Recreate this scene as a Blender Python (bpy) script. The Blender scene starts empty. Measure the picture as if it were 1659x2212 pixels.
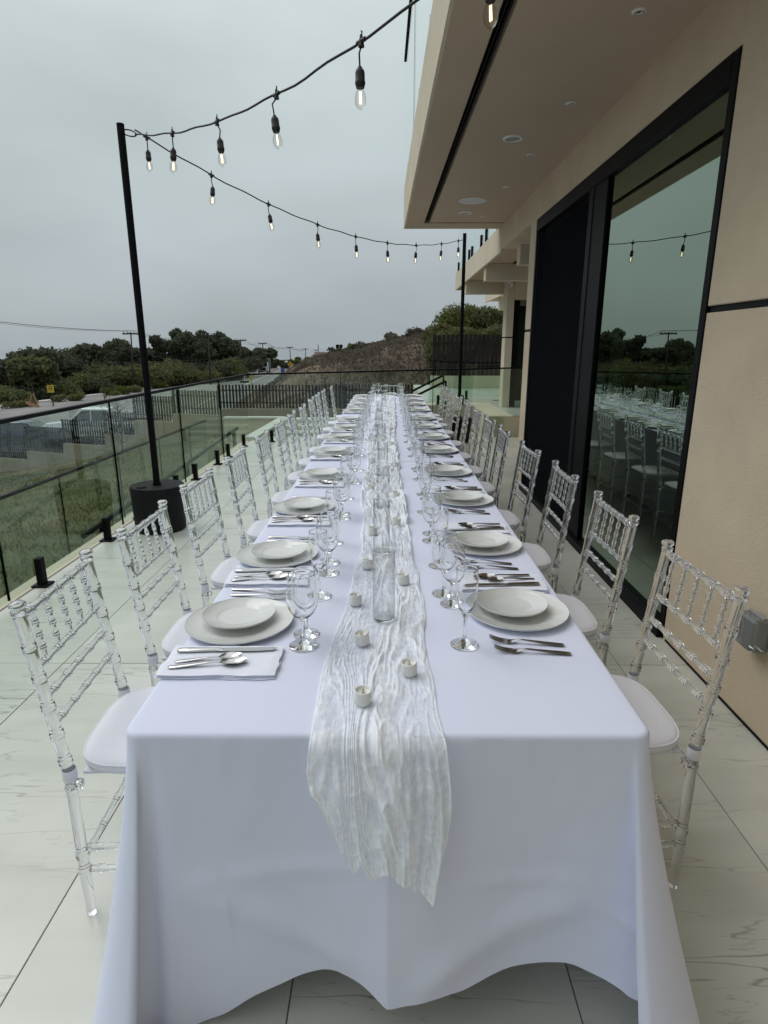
import bpy, math, random
import numpy as np
from mathutils import Vector, Matrix, Euler
R = math.radians
random.seed(7); rng = np.random.default_rng(7)
sc = bpy.context.scene
col = sc.collection

# ------------------------------------------------------------------ camera
cd = bpy.data.cameras.new("Camera"); cam = bpy.data.objects.new("Camera", cd); col.objects.link(cam)
cd.sensor_fit = 'VERTICAL'; cd.sensor_height = 24.0; cd.lens = 24.0 * 1300 / 2212
cd.clip_start = 0.05; cd.clip_end = 12000
cam.location = (0, 0, 1.5); cam.rotation_euler = (R(90 - 15.315), 0, R(0.361))
sc.camera = cam
# ------------------------------------------------------------------ sky, sun, exposure
SUN_EL, SUN_AZ = 50, -62          # elevation and azimuth (deg, from +Y towards +X) of the veiled sun
w = bpy.data.worlds.new("World"); sc.world = w; w.use_nodes = True
nt = w.node_tree; nt.nodes.clear()
def N(tree, t, **k):
    n = tree.nodes.new(t)
    for a, b in k.items(): setattr(n, a, b)
    return n
out = N(nt, 'ShaderNodeOutputWorld'); bg = N(nt, 'ShaderNodeBackground'); bg.inputs[1].default_value = 0.1
nt.links.new(bg.outputs[0], out.inputs[0])
sky = N(nt, 'ShaderNodeTexSky', sky_type='NISHITA', sun_disc=False)
sky.sun_elevation = R(SUN_EL); sky.sun_rotation = R(SUN_AZ); sky.air_density = 1.0; sky.dust_density = 4.0
tc = N(nt, 'ShaderNodeTexCoord'); sp = N(nt, 'ShaderNodeSeparateXYZ'); nt.links.new(tc.outputs['Generated'], sp.inputs[0])
ramp = N(nt, 'ShaderNodeValToRGB'); nt.links.new(sp.outputs[2], ramp.inputs[0])
e = ramp.color_ramp.elements                  # overcast dome: brighter towards the zenith
e[0].position = 0.0; e[0].color = (.375, .425, .450, 1); e[1].position = 1.0; e[1].color = (1.16, 1.20, 1.26, 1)
for p_, c_ in ((.12, (.435, .490, .515, 1)), (.28, (.500, .570, .580, 1)), (.5, (.68, .755, .77, 1))):
    q = e.new(p_); q.color = c_
no = N(nt, 'ShaderNodeTexNoise'); no.inputs['Scale'].default_value = 2.2; no.inputs['Detail'].default_value = 4; no.inputs['Roughness'].default_value = .45
mp = N(nt, 'ShaderNodeMapping'); mp.inputs['Scale'].default_value = (1, 1, 2.6)
nt.links.new(tc.outputs['Generated'], mp.inputs[0]); nt.links.new(mp.outputs[0], no.inputs[0])
mr = N(nt, 'ShaderNodeMapRange'); mr.inputs[1].default_value = .3; mr.inputs[2].default_value = .7; mr.inputs[3].default_value = 8.75; mr.inputs[4].default_value = 11.25
nt.links.new(no.outputs[0], mr.inputs[0])
vm = N(nt, 'ShaderNodeVectorMath', operation='SCALE'); nt.links.new(ramp.outputs[0], vm.inputs[0]); nt.links.new(mr.outputs[0], vm.inputs['Scale'])
mx = N(nt, 'ShaderNodeMix', data_type='RGBA'); mx.inputs[0].default_value = .95
nt.links.new(sky.outputs[0], mx.inputs[6]); nt.links.new(vm.outputs[0], mx.inputs[7]); nt.links.new(mx.outputs[2], bg.inputs[0])
sd = bpy.data.lights.new("Sun", 'SUN'); sd.energy = 1.0; sd.angle = R(38); sd.color = (1, .97, .93)
so = bpy.data.objects.new("Sun", sd); col.objects.link(so)
az, el = R(SUN_AZ), R(SUN_EL)
dvec = Vector((math.sin(az) * math.cos(el), math.cos(az) * math.cos(el), math.sin(el)))
so.rotation_euler = dvec.to_track_quat('Z', 'Y').to_euler(); so.location = (0, 0, 20)
sc.view_settings.view_transform = 'Standard'; sc.view_settings.look = 'None'
sc.view_settings.exposure = 0.06; sc.view_settings.gamma = 1.0; sc.view_settings.use_curve_mapping = False
cy = sc.cycles
cy.max_bounces = 40; cy.transmission_bounces = 36; cy.transparent_max_bounces = 40; cy.glossy_bounces = 6; cy.diffuse_bounces = 4
cy.caustics_reflective = False; cy.caustics_refractive = True; cy.sample_clamp_indirect = 6.0; cy.blur_glossy = 0.5
cy.use_denoising = True

# ------------------------------------------------------------------ materials
def mat(name, base=(.5, .5, .5), rough=.5, metal=0., var=0., vscale=6., bump=0., bscale=60., trans=0., ior=1.45, spec=.5, base2=None,
        coat=0., emis=None, estr=0., sheen=0., coords='Object', stretch=None, sss=0.):
    m = bpy.data.materials.new(name); m.use_nodes = True; t = m.node_tree
    b = t.nodes['Principled BSDF']
    b.inputs['Base Color'].default_value = (*base, 1); b.inputs['Roughness'].default_value = rough; b.inputs['Metallic'].default_value = metal
    b.inputs['Transmission Weight'].default_value = trans; b.inputs['IOR'].default_value = ior; b.inputs['Specular IOR Level'].default_value = spec
    b.inputs['Coat Weight'].default_value = coat; b.inputs['Sheen Weight'].default_value = sheen
    if sss: b.inputs['Subsurface Weight'].default_value = sss; b.inputs['Subsurface Radius'].default_value = (.01, .01, .01)
    if emis: b.inputs['Emission Color'].default_value = (*emis, 1); b.inputs['Emission Strength'].default_value = estr
    if var or bump or base2:
        c = t.nodes.new('ShaderNodeTexCoord'); src = c.outputs[coords] if coords != 'Position' else None
        if coords == 'Position': g = t.nodes.new('ShaderNodeNewGeometry'); src = g.outputs['Position']
        if stretch:
            mpn = t.nodes.new('ShaderNodeMapping'); mpn.inputs['Scale'].default_value = stretch; t.links.new(src, mpn.inputs[0]); src = mpn.outputs[0]
        if var or base2:
            n = t.nodes.new('ShaderNodeTexNoise'); n.inputs['Scale'].default_value = vscale; n.inputs['Detail'].default_value = 5; t.links.new(src, n.inputs[0])
            rr = t.nodes.new('ShaderNodeValToRGB'); rr.color_ramp.elements[0].position = .3; rr.color_ramp.elements[1].position = .7
            hi = base2 or tuple(min(1, x * (1 + var)) for x in base); lo = base if base2 else tuple(x * (1 - var) for x in base)
            rr.color_ramp.elements[0].color = (*lo, 1); rr.color_ramp.elements[1].color = (*hi, 1)
            t.links.new(n.outputs[0], rr.inputs[0]); t.links.new(rr.outputs[0], b.inputs['Base Color'])
        if bump:
            n2 = t.nodes.new('ShaderNodeTexNoise'); n2.inputs['Scale'].default_value = bscale; n2.inputs['Detail'].default_value = 4; t.links.new(src, n2.inputs[0])
            bu = t.nodes.new('ShaderNodeBump'); bu.inputs['Strength'].default_value = bump; bu.inputs['Distance'].default_value = .01
            t.links.new(n2.outputs[0], bu.inputs['Height']); t.links.new(bu.outputs[0], b.inputs['Normal'])
    return m

def glass_sheet(name, tint, ior=1.5, refl=(1, 1, 1), rough=.0, edge=None):
    """clear sheet: tinted see-through plus Fresnel mirror"""
    m = bpy.data.materials.new(name); m.use_nodes = True; t = m.node_tree; t.nodes.clear()
    o = t.nodes.new('ShaderNodeOutputMaterial'); mi = t.nodes.new('ShaderNodeMixShader'); tr = t.nodes.new('ShaderNodeBsdfTransparent')
    gl = t.nodes.new('ShaderNodeBsdfGlossy'); fr = t.nodes.new('ShaderNodeFresnel')
    fr.inputs[0].default_value = ior; tr.inputs[0].default_value = (*tint, 1); gl.inputs[0].default_value = (*refl, 1); gl.inputs['Roughness'].default_value = rough
    if edge:      # longer path through the wall near the silhouette
        lw_ = t.nodes.new('ShaderNodeLayerWeight'); lw_.inputs[0].default_value = .12; mc = t.nodes.new('ShaderNodeMix'); mc.data_type = 'RGBA'; t.links.new(lw_.outputs['Facing'], mc.inputs[0]); mc.inputs[6].default_value = (*tint, 1); mc.inputs[7].default_value = (*edge, 1); t.links.new(mc.outputs[2], tr.inputs[0])
    ge = t.nodes.new('ShaderNodeNewGeometry'); mb_ = t.nodes.new('ShaderNodeMath'); mb_.operation = 'SUBTRACT'; mb_.inputs[0].default_value = 1.0; t.links.new(ge.outputs['Backfacing'], mb_.inputs[1])
    ml = t.nodes.new('ShaderNodeMath'); ml.operation = 'MULTIPLY'; t.links.new(fr.outputs[0], ml.inputs[0]); t.links.new(mb_.outputs[0], ml.inputs[1])
    t.links.new(ml.outputs[0], mi.inputs[0]); t.links.new(tr.outputs[0], mi.inputs[1]); t.links.new(gl.outputs[0], mi.inputs[2]); t.links.new(mi.outputs[0], o.inputs[0])
    return m

M = {}
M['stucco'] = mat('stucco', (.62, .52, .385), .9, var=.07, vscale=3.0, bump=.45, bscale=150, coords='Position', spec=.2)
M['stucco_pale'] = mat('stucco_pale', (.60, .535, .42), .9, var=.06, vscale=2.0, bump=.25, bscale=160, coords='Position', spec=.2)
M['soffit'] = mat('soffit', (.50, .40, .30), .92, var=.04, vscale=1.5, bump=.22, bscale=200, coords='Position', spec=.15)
M['black_metal'] = mat('black_metal', (.005, .005, .006), .5, var=.15, vscale=10, spec=.10)
M['black_matt'] = mat('black_matt', (.011, .011, .012), .65, var=.25, vscale=8, bump=.08, bscale=120, spec=.2)
M['screen_mesh'] = None
M['slot_black'] = mat('slot_black', (.01, .01, .011), .7, spec=.2)
M['white_paint'] = mat('white_paint', (.72, .72, .70), .5)
M['grille'] = mat('grille', (.62, .61, .59), .7, bump=.3, bscale=900)
M['glass_rail'] = glass_sheet('glass_rail', (.87, .93, .89), 1.7)
M['glass_sky'] = glass_sheet('glass_sky', (.90, .965, .955), 1.45)
M['window_glass'] = glass_sheet('window_glass', (.20, .26, .21), 4.2, refl=(.82, 1.0, .82))
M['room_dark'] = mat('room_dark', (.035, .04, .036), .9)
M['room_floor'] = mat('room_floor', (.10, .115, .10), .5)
M['acrylic'] = mat('acrylic', (.965, .965, .98), .06, trans=.95, ior=1.47)
M['glassware'] = mat('glassware', (.985, .99, .99), .0, trans=1., ior=1.45)
M['cushion'] = mat('cushion', (.74, .74, .79), .85, var=.02, vscale=9, bump=.18, bscale=300, sheen=.2)
M['china'] = mat('china', (.70, .71, .69), .11, spec=.5, var=.012, vscale=20)
M['steel'] = mat('steel', (.55, .54, .53), .14, metal=1.)
M['napkin'] = mat('napkin', (.85, .875, .985), .9, bump=.3, bscale=500, sheen=.2)
M['candle'] = mat('candle', (.74, .745, .72), .55, sss=.10, bump=.08, bscale=70)
M['flame_tip'] = mat('flame_tip', (.60, .57, .43), .5)
M['rubber'] = mat('rubber', (.012, .012, .012), .55)
M['thin_glass'] = glass_sheet('thin_glass', (.978, .982, .982), 1.5, edge=(.55, .56, .56))
M['bulb_glass'] = glass_sheet('bulb_glass', (.94, .93, .91), 1.5, edge=(.45, .44, .42))
M['filament'] = mat('filament', (1, .8, .4), .5, emis=(1, .72, .33), estr=4.5)
M['asphalt'] = mat('asphalt', (.21, .205, .195), .95, var=.22, vscale=.35, bump=.1, bscale=20, coords='Position', spec=.1)
M['paint_line'] = mat('paint_line', (.62, .61, .57), .8, var=.2, vscale=2, coords='Position')
M['paving'] = mat('paving', (.42, .42, .37), .85, var=.10, vscale=1.2, coords='Position', bump=.1, bscale=30)
M['bark'] = mat('bark', (.06, .048, .038), .9, var=.3, vscale=3, bump=.3, bscale=12)
M['wood_pole'] = mat('wood_pole', (.035, .030, .027), .9, var=.25, vscale=4)
M['slat_wood'] = mat('slat_wood', (.020, .017, .016), .8, var=.35, vscale=3.5, coords='Position', spec=.2)
M['yellow'] = mat('yellow', (.44, .32, .03), .6, var=.06)
M['sign_white'] = mat('sign_white', (.7, .7, .7), .6)
M['blue_bin'] = mat('blue_bin', (.03, .08, .30), .5)
M['orange'] = mat('orange', (.32, .19, .10), .7, var=.2)
M['car_white'] = mat('car_white', (.70, .72, .73), .25, coat=.6)
M['car_blue'] = mat('car_blue', (.025, .035, .075), .25, coat=.8)
M['car_grey'] = mat('car_grey', (.13, .14, .15), .3, coat=.5)
M['car_glass'] = mat('car_glass', (.012, .016, .018), .05, spec=.8)
M['tyre'] = mat('tyre', (.015, .015, .015), .85)
M['rim'] = mat('rim', (.35, .35, .36), .35, metal=.8)
M['lamp_lens'] = mat('lamp_lens', (.7, .72, .72), .1)
M['truck_green'] = mat('truck_green', (.05, .08, .065), .6, var=.2)
M['sea'] = mat('sea', (.16, .19, .20), .10, spec=.5)
M['plastic_clear'] = mat('plastic_clear', (.50, .53, .51), .15, trans=.75, ior=1.4)
M['plastic_grey'] = mat('plastic_grey', (.28, .29, .29), .5)
M['house_wall'] = mat('house_wall', (.30, .24, .20), .9, var=.1)
M['house_roof'] = mat('house_roof', (.09, .07, .06), .9, var=.2)
M['table_wood'] = mat('table_wood', (.30, .22, .14), .6, var=.15)

def foliage_mat(name, a, b, tl=.25):
    m = bpy.data.materials.new(name); m.use_nodes = True; t = m.node_tree; t.nodes.clear()
    o = t.nodes.new('ShaderNodeOutputMaterial'); g = t.nodes.new('ShaderNodeNewGeometry')
    n = t.nodes.new('ShaderNodeTexNoise'); n.inputs['Scale'].default_value = 1.1; n.inputs['Detail'].default_value = 6; n.inputs['Roughness'].default_value = .7
    t.links.new(g.outputs['Position'], n.inputs[0])
    r = t.nodes.new('ShaderNodeValToRGB'); r.color_ramp.elements[0].position = .34; r.color_ramp.elements[1].position = .68
    r.color_ramp.elements[0].color = (*a, 1); r.color_ramp.elements[1].color = (*b, 1); t.links.new(n.outputs[0], r.inputs[0])
    d = t.nodes.new('ShaderNodeBsdfDiffuse'); tr = t.nodes.new('ShaderNodeBsdfTranslucent'); mi = t.nodes.new('ShaderNodeMixShader'); mi.inputs[0].default_value = tl
    t.links.new(r.outputs[0], d.inputs[0]); t.links.new(r.outputs[0], tr.inputs[0]); t.links.new(d.outputs[0], mi.inputs[1]); t.links.new(tr.outputs[0], mi.inputs[2]); t.links.new(mi.outputs[0], o.inputs[0])
    return m
M['leaf_dark'] = foliage_mat('leaf_dark', (0.05, 0.058, 0.042), (0.135, 0.148, 0.095), .35)
M['leaf_green'] = foliage_mat('leaf_green', (0.07, 0.082, 0.04), (0.18, 0.195, 0.085), .35)
M['leaf_olive'] = foliage_mat('leaf_olive', (0.085, 0.09, 0.042), (0.205, 0.2, 0.092), .35)
M['leaf_bright'] = foliage_mat('leaf_bright', (0.07, 0.09, 0.028), (0.18, 0.2, 0.065), .35)
M['scrub_dry'] = foliage_mat('scrub_dry', (.095, .081, .066), (.165, .140, .110))
M['twig_pale'] = foliage_mat('twig_pale', (.14, .115, .095), (.27, .235, .20))
M['grass'] = foliage_mat('grass', (.036, .048, .018), (.115, .115, .048))

def ground_mat():
    m = bpy.data.materials.new('earth'); m.use_nodes = True; t = m.node_tree; b = t.nodes['Principled BSDF']; b.inputs['Roughness'].default_value = .95; b.inputs['Specular IOR Level'].default_value = .1
    g = t.nodes.new('ShaderNodeNewGeometry')
    n = t.nodes.new('ShaderNodeTexNoise'); n.inputs['Scale'].default_value = .16; n.inputs['Detail'].default_value = 9; n.inputs['Roughness'].default_value = .68; n.inputs['Distortion'].default_value = .6
    t.links.new(g.outputs['Position'], n.inputs[0])
    r = t.nodes.new('ShaderNodeValToRGB'); el = r.color_ramp.elements
    el[0].position = .36; el[0].color = (.070, .055, .042, 1); el[1].position = .66; el[1].color = (.185, .140, .098, 1)
    k = el.new(.5); k.color = (.115, .086, .062, 1)
    t.links.new(n.outputs[0], r.inputs[0])
    # clay bank facing the road is barer
    t.links.new(r.outputs[0], b.inputs['Base Color'])
    n2 = t.nodes.new('ShaderNodeTexNoise'); n2.inputs['Scale'].default_value = 1.6; n2.inputs['Detail'].default_value = 7; t.links.new(g.outputs['Position'], n2.inputs[0])
    bu = t.nodes.new('ShaderNodeBump'); bu.inputs['Strength'].default_value = .9; bu.inputs['Distance'].default_value = .35
    t.links.new(n2.outputs[0], bu.inputs['Height']); t.links.new(bu.outputs[0], b.inputs['Normal'])
    return m
M['earth'] = ground_mat()
def lawn_mat():
    m = mat('lawn', (.045, .058, .022), .95, base2=(.150, .120, .066), vscale=.55, bump=.8, bscale=30, coords='Position', spec=.1)
    return m
M['lawn'] = lawn_mat()

def tile_mat():
    """pale quartzite-look porcelain with thin wandering veins across the terrace"""
    m = bpy.data.materials.new('tile_stone'); m.use_nodes = True; t = m.node_tree; b = t.nodes['Principled BSDF']
    b.inputs['Roughness'].default_value = .27; b.inputs['Specular IOR Level'].default_value = .5
    g = t.nodes.new('ShaderNodeNewGeometry'); oi = t.nodes.new('ShaderNodeObjectInfo')
    off = t.nodes.new('ShaderNodeVectorMath'); off.operation = 'MULTIPLY_ADD'
    cb = t.nodes.new('ShaderNodeCombineXYZ'); t.links.new(oi.outputs['Random'], cb.inputs[0]); t.links.new(oi.outputs['Random'], cb.inputs[2])
    t.links.new(cb.outputs[0], off.inputs[0]); off.inputs[1].default_value = (37, 0, 19); t.links.new(g.outputs['Position'], off.inputs[2])
    def vein(scale, thr, detail, strv, seed):
        mp_ = t.nodes.new('ShaderNodeMapping'); mp_.inputs['Scale'].default_value = scale; mp_.inputs['Location'].default_value = (seed, seed * .7, 0); mp_.inputs['Rotation'].default_value = (0, 0, R(-7))
        t.links.new(off.outputs[0], mp_.inputs[0])
        n = t.nodes.new('ShaderNodeTexNoise'); n.inputs['Scale'].default_value = 1; n.inputs['Detail'].default_value = detail; n.inputs['Roughness'].default_value = .55; t.links.new(mp_.outputs[0], n.inputs[0])
        s = t.nodes.new('ShaderNodeMath'); s.operation = 'SUBTRACT'; s.inputs[1].default_value = .5; t.links.new(n.outputs[0], s.inputs[0])
        a = t.nodes.new('ShaderNodeMath'); a.operation = 'ABSOLUTE'; t.links.new(s.outputs[0], a.inputs[0])
        r = t.nodes.new('ShaderNodeMapRange'); r.inputs[1].default_value = 0; r.inputs[2].default_value = thr; r.inputs[3].default_value = strv; r.inputs[4].default_value = 0; t.links.new(a.outputs[0], r.inputs[0])
        return r.outputs[0]
    v1 = vein((.50, 4.6, 1), .006, 4, .70, 3.1); v2 = vein((.95, 8.0, 1), .005, 5, .36, 11.7); v3 = vein((.30, 2.2, 1), .07, 3, .10, 5.3)
    mk = t.nodes.new('ShaderNodeTexNoise'); mk.inputs['Scale'].default_value = 1.7; t.links.new(off.outputs[0], mk.inputs[0])
    mm = t.nodes.new('ShaderNodeMapRange'); mm.inputs[1].default_value = .42; mm.inputs[2].default_value = .62; t.links.new(mk.outputs[0], mm.inputs[0])
    ad = t.nodes.new('ShaderNodeMath'); ad.operation = 'MAXIMUM'; t.links.new(v1, ad.inputs[0]); t.links.new(v2, ad.inputs[1])
    mu = t.nodes.new('ShaderNodeMath'); mu.operation = 'MULTIPLY'; t.links.new(ad.outputs[0], mu.inputs[0]); t.links.new(mm.outputs[0], mu.inputs[1])
    a3 = t.nodes.new('ShaderNodeMath'); a3.operation = 'ADD'; a3.use_clamp = True; t.links.new(mu.outputs[0], a3.inputs[0]); t.links.new(v3, a3.inputs[1])
    n = t.nodes.new('ShaderNodeTexNoise'); n.inputs['Scale'].default_value = 2.5; n.inputs['Detail'].default_value = 6; t.links.new(off.outputs[0], n.inputs[0])
    cr = t.nodes.new('ShaderNodeValToRGB'); cr.color_ramp.elements[0].position = .3; cr.color_ramp.elements[1].position = .72
    cr.color_ramp.elements[0].color = (.53, .535, .475, 1); cr.color_ramp.elements[1].color = (.635, .640, .580, 1); t.links.new(n.outputs[0], cr.inputs[0])
    mi = t.nodes.new('ShaderNodeMix'); mi.data_type = 'RGBA'; t.links.new(a3.outputs[0], mi.inputs[0]); t.links.new(cr.outputs[0], mi.inputs[6]); mi.inputs[7].default_value = (.20, .195, .165, 1)
    t.links.new(mi.outputs[2], b.inputs['Base Color'])
    return m
M['tile'] = tile_mat()
M['grout'] = mat('grout', (.16, .155, .13), .95)

def cloth_mat(name, base, see=0., bump=.12, bscale=900, tl=.18, big=.0):
    m = bpy.data.materials.new(name); m.use_nodes = True; t = m.node_tree; t.nodes.clear()
    o = t.nodes.new('ShaderNodeOutputMaterial'); c = t.nodes.new('ShaderNodeTexCoord')
    n = t.nodes.new('ShaderNodeTexNoise'); n.inputs['Scale'].default_value = bscale; n.inputs['Detail'].default_value = 2; t.links.new(c.outputs['Object'], n.inputs[0])
    n3 = t.nodes.new('ShaderNodeTexNoise'); n3.inputs['Scale'].default_value = 5.5; n3.inputs['Detail'].default_value = 3; t.links.new(c.outputs['Object'], n3.inputs[0])
    b1 = t.nodes.new('ShaderNodeBump'); b1.inputs['Strength'].default_value = bump; b1.inputs['Distance'].default_value = .002; t.links.new(n.outputs[0], b1.inputs['Height'])
    b2 = t.nodes.new('ShaderNodeBump'); b2.inputs['Strength'].default_value = big; b2.inputs['Distance'].default_value = .02; t.links.new(n3.outputs[0], b2.inputs['Height']); t.links.new(b1.outputs[0], b2.inputs['Normal'])
    d = t.nodes.new('ShaderNodeBsdfDiffuse'); d.inputs[0].default_value = (*base, 1); t.links.new(b2.outputs[0], d.inputs['Normal'])
    tr = t.nodes.new('ShaderNodeBsdfTranslucent'); tr.inputs[0].default_value = (*base, 1)
    mi = t.nodes.new('ShaderNodeMixShader'); mi.inputs[0].default_value = tl; t.links.new(d.outputs[0], mi.inputs[1]); t.links.new(tr.outputs[0], mi.inputs[2])
    last = mi.outputs[0]
    if see:
        tp = t.nodes.new('ShaderNodeBsdfTransparent'); m2 = t.nodes.new('ShaderNodeMixShader'); t.links.new(last, m2.inputs[1]); t.links.new(tp.outputs[0], m2.inputs[2])
        n4 = t.nodes.new('ShaderNodeTexNoise'); n4.inputs['Scale'].default_value = 26; n4.inputs['Detail'].default_value = 5; t.links.new(c.outputs['Object'], n4.inputs[0])
        r4 = t.nodes.new('ShaderNodeMapRange'); r4.inputs[1].default_value = .3; r4.inputs[2].default_value = .7; r4.inputs[3].default_value = see * .35; r4.inputs[4].default_value = see * 1.5
        t.links.new(n4.outputs[0], r4.inputs[0]); t.links.new(r4.outputs[0], m2.inputs[0]); last = m2.outputs[0]
    t.links.new(last, o.inputs[0])
    return m
def screen_mat():
    m = bpy.data.materials.new('screen_mesh'); m.use_nodes = True; t = m.node_tree; t.nodes.clear()
    o = t.nodes.new('ShaderNodeOutputMaterial'); d = t.nodes.new('ShaderNodeBsdfDiffuse'); d.inputs[0].default_value = (.010, .011, .014, 1); tr = t.nodes.new('ShaderNodeBsdfTransparent'); mi = t.nodes.new('ShaderNodeMixShader'); mi.inputs[0].default_value = .22
    t.links.new(d.outputs[0], mi.inputs[1]); t.links.new(tr.outputs[0], mi.inputs[2]); t.links.new(mi.outputs[0], o.inputs[0]); return m
M['screen_mesh'] = screen_mat()
M['tablecloth'] = cloth_mat('tablecloth', (.79, .825, .99), tl=.10, big=.10)
def gauze_mat():
    """loose cheesecloth: nearly opaque where it is gathered, see-through where one thin layer lies flat ('gather' is stored per vertex)"""
    m = bpy.data.materials.new('gauze'); m.use_nodes = True; t = m.node_tree; t.nodes.clear(); L = t.links.new
    o = t.nodes.new('ShaderNodeOutputMaterial'); at = t.nodes.new('ShaderNodeAttribute'); at.attribute_name = 'gather'; c = t.nodes.new('ShaderNodeTexCoord')
    mp_ = t.nodes.new('ShaderNodeMapping'); mp_.inputs['Scale'].default_value = (170, 38, 38); L(c.outputs['Object'], mp_.inputs[0])
    n = t.nodes.new('ShaderNodeTexNoise'); n.inputs['Scale'].default_value = 1; n.inputs['Detail'].default_value = 4; L(mp_.outputs[0], n.inputs[0])
    n2 = t.nodes.new('ShaderNodeTexNoise'); n2.inputs['Scale'].default_value = 55; n2.inputs['Detail'].default_value = 4; L(c.outputs['Object'], n2.inputs[0])
    a = t.nodes.new('ShaderNodeMath'); a.operation = 'MULTIPLY_ADD'; L(n.outputs[0], a.inputs[0]); a.inputs[1].default_value = .9; L(at.outputs['Fac'], a.inputs[2])
    a2 = t.nodes.new('ShaderNodeMath'); a2.operation = 'MULTIPLY_ADD'; L(n2.outputs[0], a2.inputs[0]); a2.inputs[1].default_value = .7; L(a.outputs[0], a2.inputs[2])
    r = t.nodes.new('ShaderNodeMapRange'); r.inputs[1].default_value = .66; r.inputs[2].default_value = 1.40; r.inputs[3].default_value = .58; r.inputs[4].default_value = .03; L(a2.outputs[0], r.inputs[0])
    bu = t.nodes.new('ShaderNodeBump'); bu.inputs['Strength'].default_value = .55; bu.inputs['Distance'].default_value = .004; L(a2.outputs[0], bu.inputs['Height'])
    d = t.nodes.new('ShaderNodeBsdfDiffuse'); d.inputs[0].default_value = (.94, .968, 1.0, 1); L(bu.outputs[0], d.inputs['Normal'])
    tr = t.nodes.new('ShaderNodeBsdfTranslucent'); tr.inputs[0].default_value = (.94, .968, 1.0, 1); mi = t.nodes.new('ShaderNodeMixShader'); mi.inputs[0].default_value = .22; L(d.outputs[0], mi.inputs[1]); L(tr.outputs[0], mi.inputs[2])
    tp = t.nodes.new('ShaderNodeBsdfTransparent'); m2 = t.nodes.new('ShaderNodeMixShader'); L(r.outputs[0], m2.inputs[0]); L(mi.outputs[0], m2.inputs[1]); L(tp.outputs[0], m2.inputs[2]); L(m2.outputs[0], o.inputs[0])
    return m
M['gauze'] = gauze_mat()

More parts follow.
